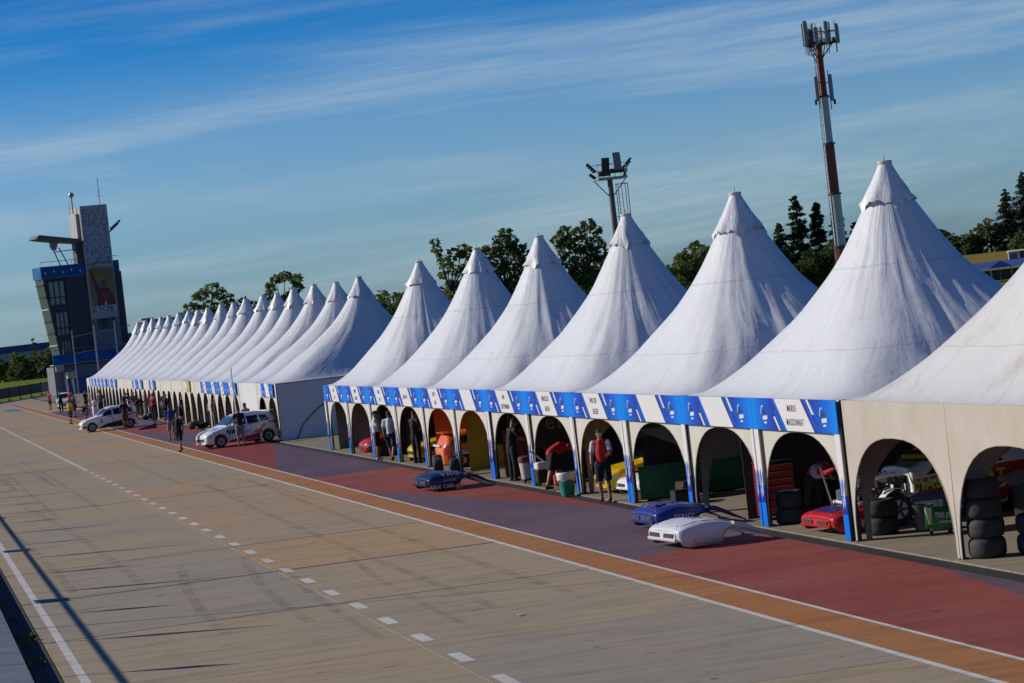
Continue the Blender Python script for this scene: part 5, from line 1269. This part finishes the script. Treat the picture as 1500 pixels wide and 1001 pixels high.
# lower storeys with balcony band
MB().box((-1.0, 1.2, 1.75), (9.2, 3.0, 3.5)).build('base_wall', conc_d, tw)
bl = MB().box((-1.05, -.8, 4.35), (9.3, .10, 1.15)).build('balcony_banner', blue_b, tw)
b = MB()
for i in range(7): b.box((-5.3+1.25*i, -.86, 4.2+.25*(i % 2)), (.5, .02, .16))
b.build('banner_mark', sky_vinyl, bl)
MB().box((-1.05, .0, 3.72), (9.3, 1.7, .14)).build('balcony', conc, tw)
b = MB().tube([(-5.6, -.8, 5.5), (3.6, -.8, 5.5)], .04, 5)
for i in range(8): b.tube([(-5.6+1.31*i, -.8, 3.8), (-5.6+1.31*i, -.8, 5.5)], .03, 5)
b.build('railing', steel, tw)
MB().rbox((-5.0, -.85, 3.3), (1.0, .3, .8), .03).build('notice_box', beige, tw)
sb_ = MB().rbox((-3.9, -1.1, 2.35), (1.1, 1.8, .85), .03).build('sign_box', beige, tw); MB().rbox((-3.95, -2.02, 2.4), (.36, .03, .42), .01).build('emblem', yellow_p, sb_)
for x in (-4.3, -3.5): MB().tube([(x, -1.0, 0), (x-.1, -1.0, 1.95)], .16, 8).build('column', white_p, tw)
MB().box((-1.9, -.35, 1.0), (2.6, .2, 2.0)).build('shutter', blue_p, tw); MB().box((.3, -.4, 1.1), (1.7, .2, 2.2)).build('door', dark_steel, tw)
# low service block right of the tower
sbk = thing('service_block', 'low grey flat roofed block behind the far tents, right of the tower', 'building', (34, 336, 0), R_(13))
MB().box((4.0, 2, 3.9), (13, 4, 7.8)).build('wall', conc_d, sbk); MB().box((4.0, 1.8, 7.95), (13.6, 4.9, .25)).build('roof', conc, sbk); MB().rbox((-1.9, -.35, 6.4), (.9, .6, 1.9), .05).build('water_tank', white_p, sbk); MB().rbox((-2.6, -.6, 8.15), (1.6, 1.2, .25), .05).build('canopy', beige, sbk)
# steel gantry standing in front of it
gn = thing('pipe_gantry', 'open frame of grey pipes standing before the tower balcony', 'gantry', (21.0, 318, 0), R_(9))
for x in (.2, 2.9, 5.4): MB().tube([(x, 0, 0), (x, 0, 7.6+.12*x)], .11 if x == 2.9 else .075, 6).build('post', steel, gn)
MB().tube([(.2, 0, 6.9), (7.2, 0, 7.5)], .06, 5).tube([(.2, 0, 4.9), (7.2, 0, 5.5)], .06, 5).build('rail', steel, gn)

# ------------------------------------------------------------------ masts
tm = thing('cell_mast', 'tall red and white telecom mast with antenna crown behind the tents', 'mast', (90.3, 243.8, -.3))
rust = mat('mast_red', (.24, .035, .02), .5, var=.15, vscale=1); galv = mat('mast_white', (.42, .44, .46), .4, metal=.3, var=.06)
segs = [(0, 7.3, .62, .60, rust), (7.3, 12.4, .56, .54, galv), (12.4, 17.3, .48, .46, rust), (17.3, 21.9, .40, .38, galv), (21.9, 27.0, .34, .32, rust)]
for z0, z1, ra, rb_, m in segs:
    MB().lathe([(ra, z0), (rb_, z1-.02)], 18).build('segment', m, tm, 60); MB().lathe([(ra+.10, z1-.14), (ra+.10, z1+.02)], 18).build('flange', dark_steel, tm)
b = MB().tube([(-.62, -.25, 0), (-.40, -.2, 26.5)], .035, 5).tube([(-.78, -.1, 0), (-.56, -.05, 26.5)], .035, 5)
for i in range(60): f = i/60; b.tube([(-.62+.22*f, -.25+.05*f, .4+26*f), (-.78+.22*f, -.1+.05*f, .4+26*f)], .016, 4)
b.build('ladder', dark_steel, tm)
b = MB()
for i in range(3):
    a0, a1 = R_(90+120*i), R_(90+120*(i+1)); r = 2.0; b.tube([(r*math.cos(a0), r*math.sin(a0), 26.9), (r*math.cos(a1), r*math.sin(a1), 26.9)], .10, 6); b.tube([(r*math.cos(a0), r*math.sin(a0), 28.0), (r*math.cos(a1), r*math.sin(a1), 28.0)], .05, 5); b.tube([(0, 0, 26.9), (r*math.cos(a0), r*math.sin(a0), 26.9)], .08, 5); b.tube([(0, 0, 25.2), (r*.7*math.cos(a0), r*.7*math.sin(a0), 26.85)], .06, 5); am = (a0+a1)/2; b.tube([(.2*math.cos(am), .2*math.sin(am), 24.8), (r*.5*math.cos(am), r*.5*math.sin(am), 26.85)], .06, 5)
b.build('platform', dark_steel, tm)
ant = mat('antenna_grey', (.25, .27, .29), .5, var=.1)
for i in range(3):
    a0, a1 = R_(90+120*i), R_(90+120*(i+1))
    for j in range(4):
        f = .08+.28*j; r = 2.05; x = r*(math.cos(a0)*(1-f)+math.cos(a1)*f); y = r*(math.sin(a0)*(1-f)+math.sin(a1)*f); an = (a0+a1)/2; hh = [1.9, 2.4, 1.7, 2.2][(i+j) % 4]
        o = MB().rbox((x*1.06, y*1.06, 26.5+hh/2+.25), (.22, .40, hh), .05, an).build('antenna_panel', ant, tm); MB().tube([(x*.98, y*.98, 25.9), (x*.98, y*.98, 28.6+.3*(j % 2))], .04, 5).build('pipe', dark_steel, o)
        MB().rbox((x*.86, y*.86, 27.1), (.26, .3, .55), .03, an).build('radio_unit', dark_steel, o)
for k, (dx, dy, z, hh) in enumerate([(-.75, -.2, 21.4, 2.4), (.75, -.15, 21.3, 2.6), (0, .75, 21.4, 2.2)]):
    o = MB().rbox((dx, dy, z+hh/2), (.38, .26, hh), .05, .3*k).build('antenna_panel', ant, tm); MB().tube([(dx*.8, dy*.8, z-.8), (dx*.8, dy*.8, z+hh+.4)], .05, 5).tube([(0, 0, z+.4), (dx, dy, z+.4)], .05, 5).tube([(0, 0, z+1.8), (dx, dy, z+1.8)], .05, 5).rbox((dx*1.3, dy*1.2, z-.1), (.2, .2, .5), .03).build('pipe', dark_steel, o)
fl = thing('floodlight_mast', 'grey floodlight mast with caged ladder and lamp platform behind the tents', 'floodlight mast', (64.5, 231.2, -.3))
MB().lathe([(.36, 0), (.24, 15.4)], 14).build('pole', mat('mast_concrete', (.16, .14, .125), .8, var=.15), fl, 60)
b = MB().box((0, 0, 15.5), (2.8, 1.8, .2), .1)
for i in range(6): b.tube([(-1.35+.54*i, -.9, 15.6), (-1.35+.54*i, -.9, 16.8)], .025, 5); b.tube([(-1.35+.54*i, .9, 15.6), (-1.35+.54*i, .9, 16.8)], .025, 5)
for y in (-1, 1):
    for z in (16.2, 16.8): b.tube([(-1.35, y*.9, z), (1.35, y*.9, z)], .025, 5)
b.tube([(-1.5, 0, 15.4), (-.2, 0, 13.9)], .05, 5).tube([(1.5, 0, 15.4), (.2, 0, 13.9)], .05, 5).build('platform', steel, fl)
for k, (x, y, z, w_, h_, rx, rz_) in enumerate([(-.55, -1.05, 16.7, .7, 1.25, .25, 0), (.55, -1.05, 16.95, .7, 1.55, -.15, 0), (-1.6, 0, 16.6, .18, 1.1, 0, -.75), (1.7, 0, 16.7, .18, 1.3, 0, .8), (-.7, -1.0, 15.9, 1.1, .4, .2, 0), (.5, -1.0, 16.1, 1.3, .4, .2, 0), (-1.55, 0, 15.8, .25, .7, 0, -.9), (1.4, -.4, 15.9, .25, .7, 0, .4)]):
    MB().box((x, y, z), (w_, .2, h_), 0, rx, rz_).build('floodlight', [dark_steel, ant][k in (1,)], fl)
for s_ in (-1, 1):
    for i in range(4): MB().box((s_*(1.45+.18*i), -.1, 16.2+.2*i), (.18, .3, .15), 0, 0, -s_*.8).build('lamp', dark_steel, fl)
b = MB()
for i in range(6): a = PI*i/5; b.tube([(1.05+.55*math.cos(a), -.55*math.sin(a), 3), (1.05+.55*math.cos(a), -.55*math.sin(a), 15.0)], .03, 4)
for z in (4, 6.5, 9, 11.6, 14.9): b.tube([(1.05+.55*math.cos(PI*i/8), -.55*math.sin(PI*i/8), z) for i in range(9)], .035, 4)
b.tube([(.3, 0, 9), (.55, 0, 9)], .03, 4).tube([(.3, 0, 12), (.55, 0, 12)], .03, 4)
for i in range(36): b.tube([(.5, .05, 3+i/3), (.85, .05, 3+i/3)], .014, 4)
b.build('ladder_cage', dark_steel, fl)

# ------------------------------------------------------------------ trees
def leaf_mat(name, c1, c2):
    m = mat(name, c1, .75, spec=.2); t, N, L, b = nodes_of(m); g = N('ShaderNodeNewGeometry'); r = N('ShaderNodeValToRGB')
    r.color_ramp.elements[0].color = (*c1, 1); r.color_ramp.elements[1].color = (*c2, 1); L(g.outputs['Random Per Island'], r.inputs[0]); L(r.outputs[0], b.inputs['Base Color'])
    tr_ = N('ShaderNodeBsdfTranslucent'); L(r.outputs[0], tr_.inputs[0]); ms = N('ShaderNodeMixShader'); ms.inputs[0].default_value = .42; L(b.outputs[0], ms.inputs[1]); L(tr_.outputs[0], ms.inputs[2]); L(ms.outputs[0], t.nodes['Material Output'].inputs[0]); return m
lf_a = leaf_mat('leaf_olive', (.078, .105, .028), (.20, .25, .072)); lf_b = leaf_mat('leaf_dark', (.056, .082, .028), (.15, .195, .058)); lf_c = leaf_mat('leaf_green', (.040, .074, .016), (.11, .155, .036)); lf_d = leaf_mat('needle', (.024, .040, .022), (.064, .09, .042))
bark = mat('bark', (.06, .045, .035), .9, var=.3, vscale=4)
def leaves(pts, size, m, name, parent, rs, flat_=.6):
    n = len(pts); a = rs.normal(size=(n, 3)); a[:, 2] *= flat_; a /= np.linalg.norm(a, axis=1)[:, None]+1e-9
    q = rs.normal(size=(n, 3)); bq = np.cross(a, q); bq /= np.linalg.norm(bq, axis=1)[:, None]+1e-9
    s_ = size*rs.uniform(.5, 1.3, n)[:, None]; a = a*s_; bq = bq*s_*.6
    v = np.stack([pts-a, pts+bq*.9-a*.1, pts+a, pts-bq*.9+a*.15], 1).reshape(-1, 3)
    me = bpy.data.meshes.new(name); me.from_pydata(v.tolist(), [], np.arange(4*n).reshape(-1, 4).tolist()); me.materials.append(m); return link(name, me, parent)
def clump_pts(cl, rs, per):
    out_ = []
    for (c, r) in cl:
        n = int(per*r*r); d = rs.normal(size=(n, 3)); d /= np.linalg.norm(d, axis=1)[:, None]; rr_ = r*rs.uniform(.45, 1.0, n)[:, None]**.6
        out_.append(np.array(c)+d*rr_*np.array([1, 1, .75]))
    return np.concatenate(out_)
def tree(label, loc, clumps, trunk, m, seed, per=70, size=.34, limbs=True, group=None, name='tree', tr=.28):
    """clumps: (x, z, r) in the plane facing the lane plus a random depth."""
    rs = np.random.RandomState(seed); t = thing(name, label, 'tree', loc, R_(-14), group)
    cl = []
    for x, z, r in clumps:
        y = rs.uniform(-1, 1)*r*1.2; cl.append(((x, y, z), r))
        for q in range(3): a = rs.uniform(0, 6.28); cl.append(((x+r*.75*math.cos(a), y+rs.uniform(-1, 1)*r, z+r*.6*math.sin(a)), r*rs.uniform(.35, .6)))
    leaves(clump_pts(cl, rs, per), size, m, 'crown', t, rs)
    b = MB(); tx, tz = trunk
    b.tube([(0, 0, 0), (tx*.4, .1, tz*.5), (tx, 0, tz)], [tr, tr*.8, tr*.55], 7)
    if limbs:
        for (c, r) in [cl[4*i] for i in range(len(clumps))]:
            mid = (tx+(c[0]-tx)*.5, c[1]*.5, tz+(c[2]-tz)*.35); b.tube([(tx, 0, tz*.93), mid, c], [tr*.5, tr*.3, tr*.12], 5)
    b.build('trunk', bark, t); return t
tree('lollipop shaped olive tree with a hole in its crown beyond the far tents', (58.2, 395.7, -.3), [(-1.9, 11.6, 1.0), (-2.3, 10.4, 1.0), (-1.0, 12.8, 1.0), (.6, 13.2, 1.0), (1.9, 12.4, 1.1), (2.2, 11.0, 1.0), (1.0, 10.2, .9), (-.9, 9.6, .9), (.1, 9.4, .8)], (-.6, 8.6), lf_a, 1)
tree('wide rounded olive tree beyond the far tents, left of the lollipop tree', (49.5, 417, -.3), [(-2.8, 10.2, 1.3), (-1.2, 11.9, 1.3), (.6, 12.9, 1.2), (2.0, 11.8, 1.2), (-.2, 10.2, 1.4), (-4.0, 9.0, 1.0), (2.4, 10.0, 1.2), (.8, 8.6, 1.4), (-2.2, 8.4, 1.2)], (-.2, 7.5), lf_a, 2)
tree('smaller green tree leaning against the wide rounded olive tree', (54.5, 416, -.3), [(0, 9.6, 1.5), (1.5, 9.4, 1.3), (-1.4, 8.8, 1.3), (2.5, 8.2, 1.1), (.5, 8.0, 1.5)], (0, 7), lf_c, 3)
tree('slim dark cypress in front of the wide rounded tree', (52.6, 414, -.3), [(0, 11.4, .4), (0, 10.5, .5), (0, 9.5, .6), (.05, 8.5, .6), (0, 7.4, .7)], (0, 6.5), lf_d, 4, per=160, size=.25)
tree('broken topped tree with one bare side arm beyond the near row', (70.5, 333, -.3), [(-1.4, 14.2, .6), (-1.3, 13.2, .8), (-.9, 12.0, .8), (-.3, 11.1, .9), (.8, 12.4, 1.0), (-.8, 9.9, .7), (1.9, 12.9, .9), (2.6, 12.2, 1.1), (.9, 10.2, 1.2), (2.4, 10.3, 1.3), (.2, 8.4, 1.0), (.6, 7.0, 1.2)], (-.2, 8.2), lf_a, 5, per=75, size=.30)
tree('tall dense dark tree beyond the near row peaks', (77.2, 331, -.3), [(.6, 14.2, .9), (1.3, 13.4, 1.0), (-.5, 13.7, .8), (0, 12.3, 1.4), (1.9, 12.0, 1.1), (-1.8, 12.0, 1.2), (2.7, 11.2, 1.0), (-1.0, 10.6, 1.5), (1.2, 10.3, 1.6), (-2.5, 10.1, 1.2), (0, 8.6, 1.8), (2.2, 8.6, 1.4), (-2, 8, 1.4), (1, 6.8, 1.6), (-1, 6.5, 1.5)], (0, 7), lf_b, 6)
tree('two domed dark tree standing left of the floodlight mast', (86.8, 329, -.3), [(1.3, 14.2, 1.0), (.4, 13.4, 1.0), (2.2, 13.4, .9), (-1.4, 13.4, 1.1), (-2.5, 12.6, 1.0), (0, 12.0, 1.4), (2.0, 11.8, 1.3), (-2.0, 11.3, 1.2), (2.6, 10.4, 1.1), (.3, 10.2, 1.4), (-1.6, 9.7, 1.2), (1.9, 8.8, 1.5), (0, 8.2, 1.6), (-1.6, 7.7, 1.4), (.6, 6.4, 1.8)], (.4, 8), lf_b, 7)
tree('bushy green tree between two near row peaks, right of the floodlight mast', (112.3, 363, -.3), [(.5, 10.4, .9), (-.6, 9.7, 1.1), (1.4, 9.8, .9), (-1.8, 8.6, 1.1), (.4, 8.6, 1.4), (2.0, 8.8, 1.2), (-3.0, 7.4, 1.3), (-.8, 7.2, 1.6), (1.4, 7.0, 1.6), (3.0, 7.4, 1.5), (0, 5.6, 1.9), (-2.6, 5.5, 1.6)], (0, 6), lf_a, 8)
def conifer(label, loc, H, rb_, m, seed, ragged=.3, z0=.1, group='conifers beside the mast'):
    rs = np.random.RandomState(seed); t = thing('conifer_tree', label, 'tree', loc, rs.uniform(0, 6), group); P_ = []
    b = MB().tube([(0, 0, 0), (0, 0, H*.97)], [.32, .04], 7); nb_ = int(H*11)
    for i in range(nb_):
        f = rs.uniform(z0, 1); a = rs.uniform(0, 6.28); ln = (rb_*(1-f)**.75+.25)*rs.uniform(1-ragged*1.6, 1.1); z = f*H; ln *= 1.55
        if ln < .12: ln = .3
        n = int(16+ln*26); s_ = rs.uniform(.08, 1, n)**.8; dr_ = .18*ln
        p = np.stack([np.cos(a)*ln*s_, np.sin(a)*ln*s_, z+.12*ln*np.sin(s_*2.6)-dr_*s_], 1)+rs.normal(size=(n, 3))*np.array([.16, .16, .13])*(.5+ln*.35); P_.append(p)
        if i % 3 == 0: b.tube([(0, 0, z), (math.cos(a)*ln*.8, math.sin(a)*ln*.8, z-.05*ln)], [.05, .015], 4)
    leaves(np.concatenate(P_), .25, m, 'crown', t, rs, .5); b.build('trunk', bark, t); return t
conifer('tall rough pine left of the telecom mast', (140.0, 396, -.3), 17.0, 2.3, lf_d, 11, .4); conifer('narrow pointed conifer between the rough pine and the telecom mast', (142.9, 395, -.3), 15.6, 1.7, lf_d, 12, .3)
conifer('lower spiky conifer left of the rough pine', (137.2, 397, -.3), 12.8, 1.9, lf_d, 13, .35); conifer('conifer half hidden behind the telecom mast', (145.8, 394, -.3), 14.6, 1.8, lf_d, 14, .35); conifer('short conifer right of the telecom mast foot', (148.4, 393, -.3), 11.8, 1.8, lf_d, 15, .3)
for k, (x, z) in enumerate(((131.5, 8.2), (135, 9.2), (138.6, 8.6), (128.6, 6.6))):
    tree(['bright green bush crown in front of the rough pine', 'tallest green bush crown below the conifers', 'green bush crown at the foot of the telecom mast', 'low green bush crown at the left of the conifers'][k], (x, 368, -.3), [(0, z-1.2, 1.4), (-1.2, z-2.4, 1.4), (1.2, z-2.2, 1.5), (0, z-3.6, 1.8), (-1.5, z-4.6, 1.5), (1.5, z-4.8, 1.6)], (0, z*.4), lf_c, 30+k, group='green bushes below the conifers')
conifer('tallest dark conifer at the right edge of the picture', (328.5, 729, 2.0), 24.5, 5.2, lf_d, 21, .4, .02, 'dark trees beyond the dry field'); conifer('second tallest dark conifer near the right edge', (323.5, 731, 2.0), 20.0, 4.2, lf_d, 22, .4, .02, 'dark trees beyond the dry field'); conifer('dark conifer filling the corner at the right edge', (334.5, 727, 2.0), 22.5, 5.0, lf_d, 23, .35, .02, 'dark trees beyond the dry field')
far_lbl = ['rounded dark tree beyond the field, right of the big tent', 'second rounded dark tree beyond the field', 'third dark tree beyond the field', 'fourth dark tree beyond the field, left of the conifers', 'dark tree at the foot of the right conifers', 'dark broad tree under the tallest conifer']
for k, (x, y, z, r) in enumerate(((306, 742, 12.5, 3.2), (311, 738, 10, 3.2), (315, 736, 11.5, 3), (319.2, 735, 13.5, 2.8), (324, 720, 9, 3.6), (331, 718, 8.5, 3.8))):
    tree(far_lbl[k], (x, y, 1.5), [(0, z-r, r*.8), (-r*.8, z-r*1.5, r*.7), (r*.8, z-r*1.4, r*.75), (0, z-r*2.1, r), (-r*.7, z-r*2.4, r*.8), (r*.7, z-r*2.5, r*.9)], (0, z*.4), lf_b, 40+k, per=16, size=.7, group='dark trees beyond the dry field', tr=.4)
# tree line behind the tents: one of each kind, then copies
gtl = 'dark trees in the line behind the white tents'
base_t = [tree('dark green tree in the long line behind the white tents', (0, 0, 0), [(0, 8.6, 1.6), (-1.8, 7.6, 1.6), (1.7, 7.8, 1.5), (-.4, 6.2, 2.1), (2.2, 5.8, 1.8), (-2.4, 5.4, 1.8), (0, 4, 2.2), (-2, 3.2, 1.8), (2, 3.2, 1.9)], (0, 4.5), [lf_b, lf_c, lf_a][q], 60+q, per=32, size=.42, group=gtl) for q in range(3)]
spots = []
rg = random.Random(9)
for i in range(44):
    az_ = R_(9.2+i*.262+rg.uniform(-.06, .06)); d = rg.uniform(455, 520); spots.append((d*math.sin(az_), d*math.cos(az_), rg.uniform(.82, 1.08) if az_ > R_(10.4) else .9))
for i, (x, y, s_) in enumerate(spots):
    src = base_t[i % 3]
    if i < 3: o = src; o.location = (x, y, -.3)
    else: o = copy_tree(src, (x, y, -.3), rg.uniform(0, 6.28))
    o.scale = (s_*1.15, s_*1.15, s_)
# ------------------------------------------------------------------ left background
fe = thing('hoarding_fence', 'dark green hoarding on posts closing the far end of the lane', 'fence', (0, 0, 0))
fx0, fy0, fx1, fy1 = 1.0, 292.0, 23.5, 368.0; n = 14
tarp = mat('dark_green_tarpaulin', (.012, .030, .035), .6, var=.25, vscale=.5)
for i in range(n):
    a, c = i/n, (i+1)/n; p = Vector((fx0+(fx1-fx0)*a, fy0+(fy1-fy0)*a, 0)); q = Vector((fx0+(fx1-fx0)*c, fy0+(fy1-fy0)*c, 0)); m_ = (p+q)/2; rz_ = math.atan2(q.y-p.y, q.x-p.x)
    MB().box((m_.x, m_.y, .98), ((q-p).length*.985, .04, 1.25), rz_).build('panel', tarp if i < n-3 else blue_p, fe); MB().tube([(p.x, p.y-.06, -.3), (p.x, p.y-.06, 1.72)], .06, 6).box((p.x, p.y-.4, .05), (.5, .9, .1)).build('post', dark_steel, fe)
structure(MB().prism([(-6, 268), (1.6, 289), (25, 368.5), (36, 372), (36, 334.5), (16.2, 334.5), (16.2, 300), (2.0, 280)], lambda u, v, w_: (u, v, .003-w_), .3).build('end_apron', conc_grey))
structure(MB().box((28, 486, -.27), (150, 50, .08), R_(4)).build('race_track', asphalt))
structure(MB().box((26, 457, -.26), (150, 2.2, .1), R_(4)).build('track_edge', conc_white))
wh = thing('warehouse', 'long white warehouse with a blue roof beyond the hedge at far left', 'building', (30, 800, -.3), R_(3))
MB().box((5, 12, 3.6), (110, 24, 7.2)).build('wall', mat('pale_cladding', (.35, .40, .45), .6, var=.1, vscale=.2), wh); MB().box((5, 12, 8.2), (112, 25, 2.0)).build('roof', mat('blue_cladding', (.02, .06, .22), .5, var=.1), wh)
for i in range(10): MB().box((-40+i*9.5, -.05, 3.4), (4.2, .12, 3.4)).build('door', [mat('grey_blue_door', (.10, .16, .24), .5), white_p][i % 2], wh)
hgp = 'dark hedge trees along the far track'
hb0 = tree('dark hedge tree along the far track, before the blue roofed warehouse', (0, 0, 0), [(0, 5.4, 1.3), (-1.2, 4.4, 1.3), (1.3, 4.5, 1.3), (-.2, 3.4, 1.8), (1.8, 2.8, 1.5), (-1.8, 2.8, 1.5), (0, 1.6, 1.9), (-1.8, 1.2, 1.5), (1.8, 1.2, 1.5)], (0, 3), lf_b, 80, per=24, size=.45, group=hgp)
for i in range(15):
    x = 24+i*2.6+rg.uniform(-.6, .6); y = 652+rg.uniform(-8, 8); s_ = rg.uniform(.8, 1.2)*(1.15 if i > 6 else 1)
    o = hb0 if i == 0 else copy_tree(hb0, (0, 0, 0), rg.uniform(0, 6))
    o.location = (x, y, -.3); o.scale = (s_*1.3, s_, s_)
for k, (x, h_, lb) in enumerate(((31.8, 6.4, 'short slim cypress rising over the warehouse roof'), (36.0, 10.2, 'tall slim cypress rising over the warehouse roof'), (39.0, 7.4, 'thin bare crowned tree left of the tower'))):
    tree(lb, (x, 690, -.3), [(0, h_-.5, .35), (0, h_-1.5, .5), (.05, h_-2.7, .6), (0, h_-4, .7)], (0, h_*.6), lf_d, 90+k, per=60, size=.4)
# ------------------------------------------------------------------ right background: canopies and a bus
cn = thing('blue_canopy', 'long blue canopy roof with white edge beyond the tents at right', 'canopy', (171, 398, -.1), R_(-27))
MB().prism([(-7, 2.35), (0, 3.1), (7, 2.35), (7, 2.25), (-7, 2.25)], lambda u, v, w_: (w_-16, u, v), 60).build('roof', mat('canopy_blue', (.05, .10, .30), .5, var=.12), cn)
MB().box((14, -7.05, 2.12), (60, .1, .36)).build('fascia', white_p, cn)
for i in range(16): MB().tube([(-15+i*3.6, -6.9, 0), (-15+i*3.6, -6.9, 2.1)], .06, 5).build('post', steel, cn)
MB().box((14, -3, .9), (58, .3, 1.7)).build('rear_hoarding', mat('grey_blue_board', (.10, .12, .16), .6, var=.3, vscale=.6), cn)
gz = thing('blue_gazebo', 'small dark blue pyramid gazebo in front of the long canopy', 'gazebo', (166.6, 381, -.1), R_(-20))
MB().add([(-1.7, -1.7, 2.2), (1.7, -1.7, 2.2), (1.7, 1.7, 2.2), (-1.7, 1.7, 2.2), (0, 0, 3.25)], [(0, 1, 4), (1, 2, 4), (2, 3, 4), (3, 0, 4), (3, 2, 1, 0)]).build('roof', mat('gazebo_blue', (.01, .015, .14), .6), gz)
for x in (-1.6, 1.6):
    for y in (-1.6, 1.6): MB().tube([(x, y, 0), (x, y, 2.2)], .04, 5).build('leg', steel, gz)
bs = thing('coach', 'white and dark coach parked at the edge of the dry field', 'bus', (233.5, 530, hgt(233.5, 530)+.5), R_(-22))
MB().rbox((6, 0, 1.75), (12, 2.5, 3.0), .25).build('body', mat('coach_white', (.55, .55, .55), .4), bs, 40)
MB().rbox((7.2, -1.26, 2.15), (9.2, .04, 1.5), .01).build('side_window', glass_d, bs); MB().rbox((-.01, 0, 1.95), (.05, 2.2, 1.6), .02).build('windscreen', glass_b, bs)
MB().rbox((1.3, -1.26, 1.7), (1.6, .04, 1.9), .01).build('front_window', glass_b, bs)
for x in (2.2, 9.2): MB().lathe([(.5, -.15), (.5, .15)], 16, (x, -1.15, .45), 'Y').build('wheel', rubber, bs)
for k, (x, y) in enumerate(((158, 392), (150, 400))):
    t = thing('parked_van', ['white van roof glimpsed between two near row peaks', 'pale van glimpsed at the foot of the telecom mast'][k], 'van', (x, y, -.3), R_(-60), 'vans parked behind the tents')
    MB().rbox((0, 0, 1.35), (5.2, 2.0, 2.0), .3).build('body', white_p, t, 40); MB().rbox((-2.2, 0, 1.75), (.9, 1.9, .7), .1).build('windscreen', glass_d, t); MB().rbox((.4, -1.0, 1.8), (2.8, .04, .6), .01).build('side_window', glass_d, t)
    for xx in (-1.6, 1.6): MB().lathe([(.36, -.1), (.36, .1)], 14, (xx, -.95, .36), 'Y').build('wheel', rubber, t)
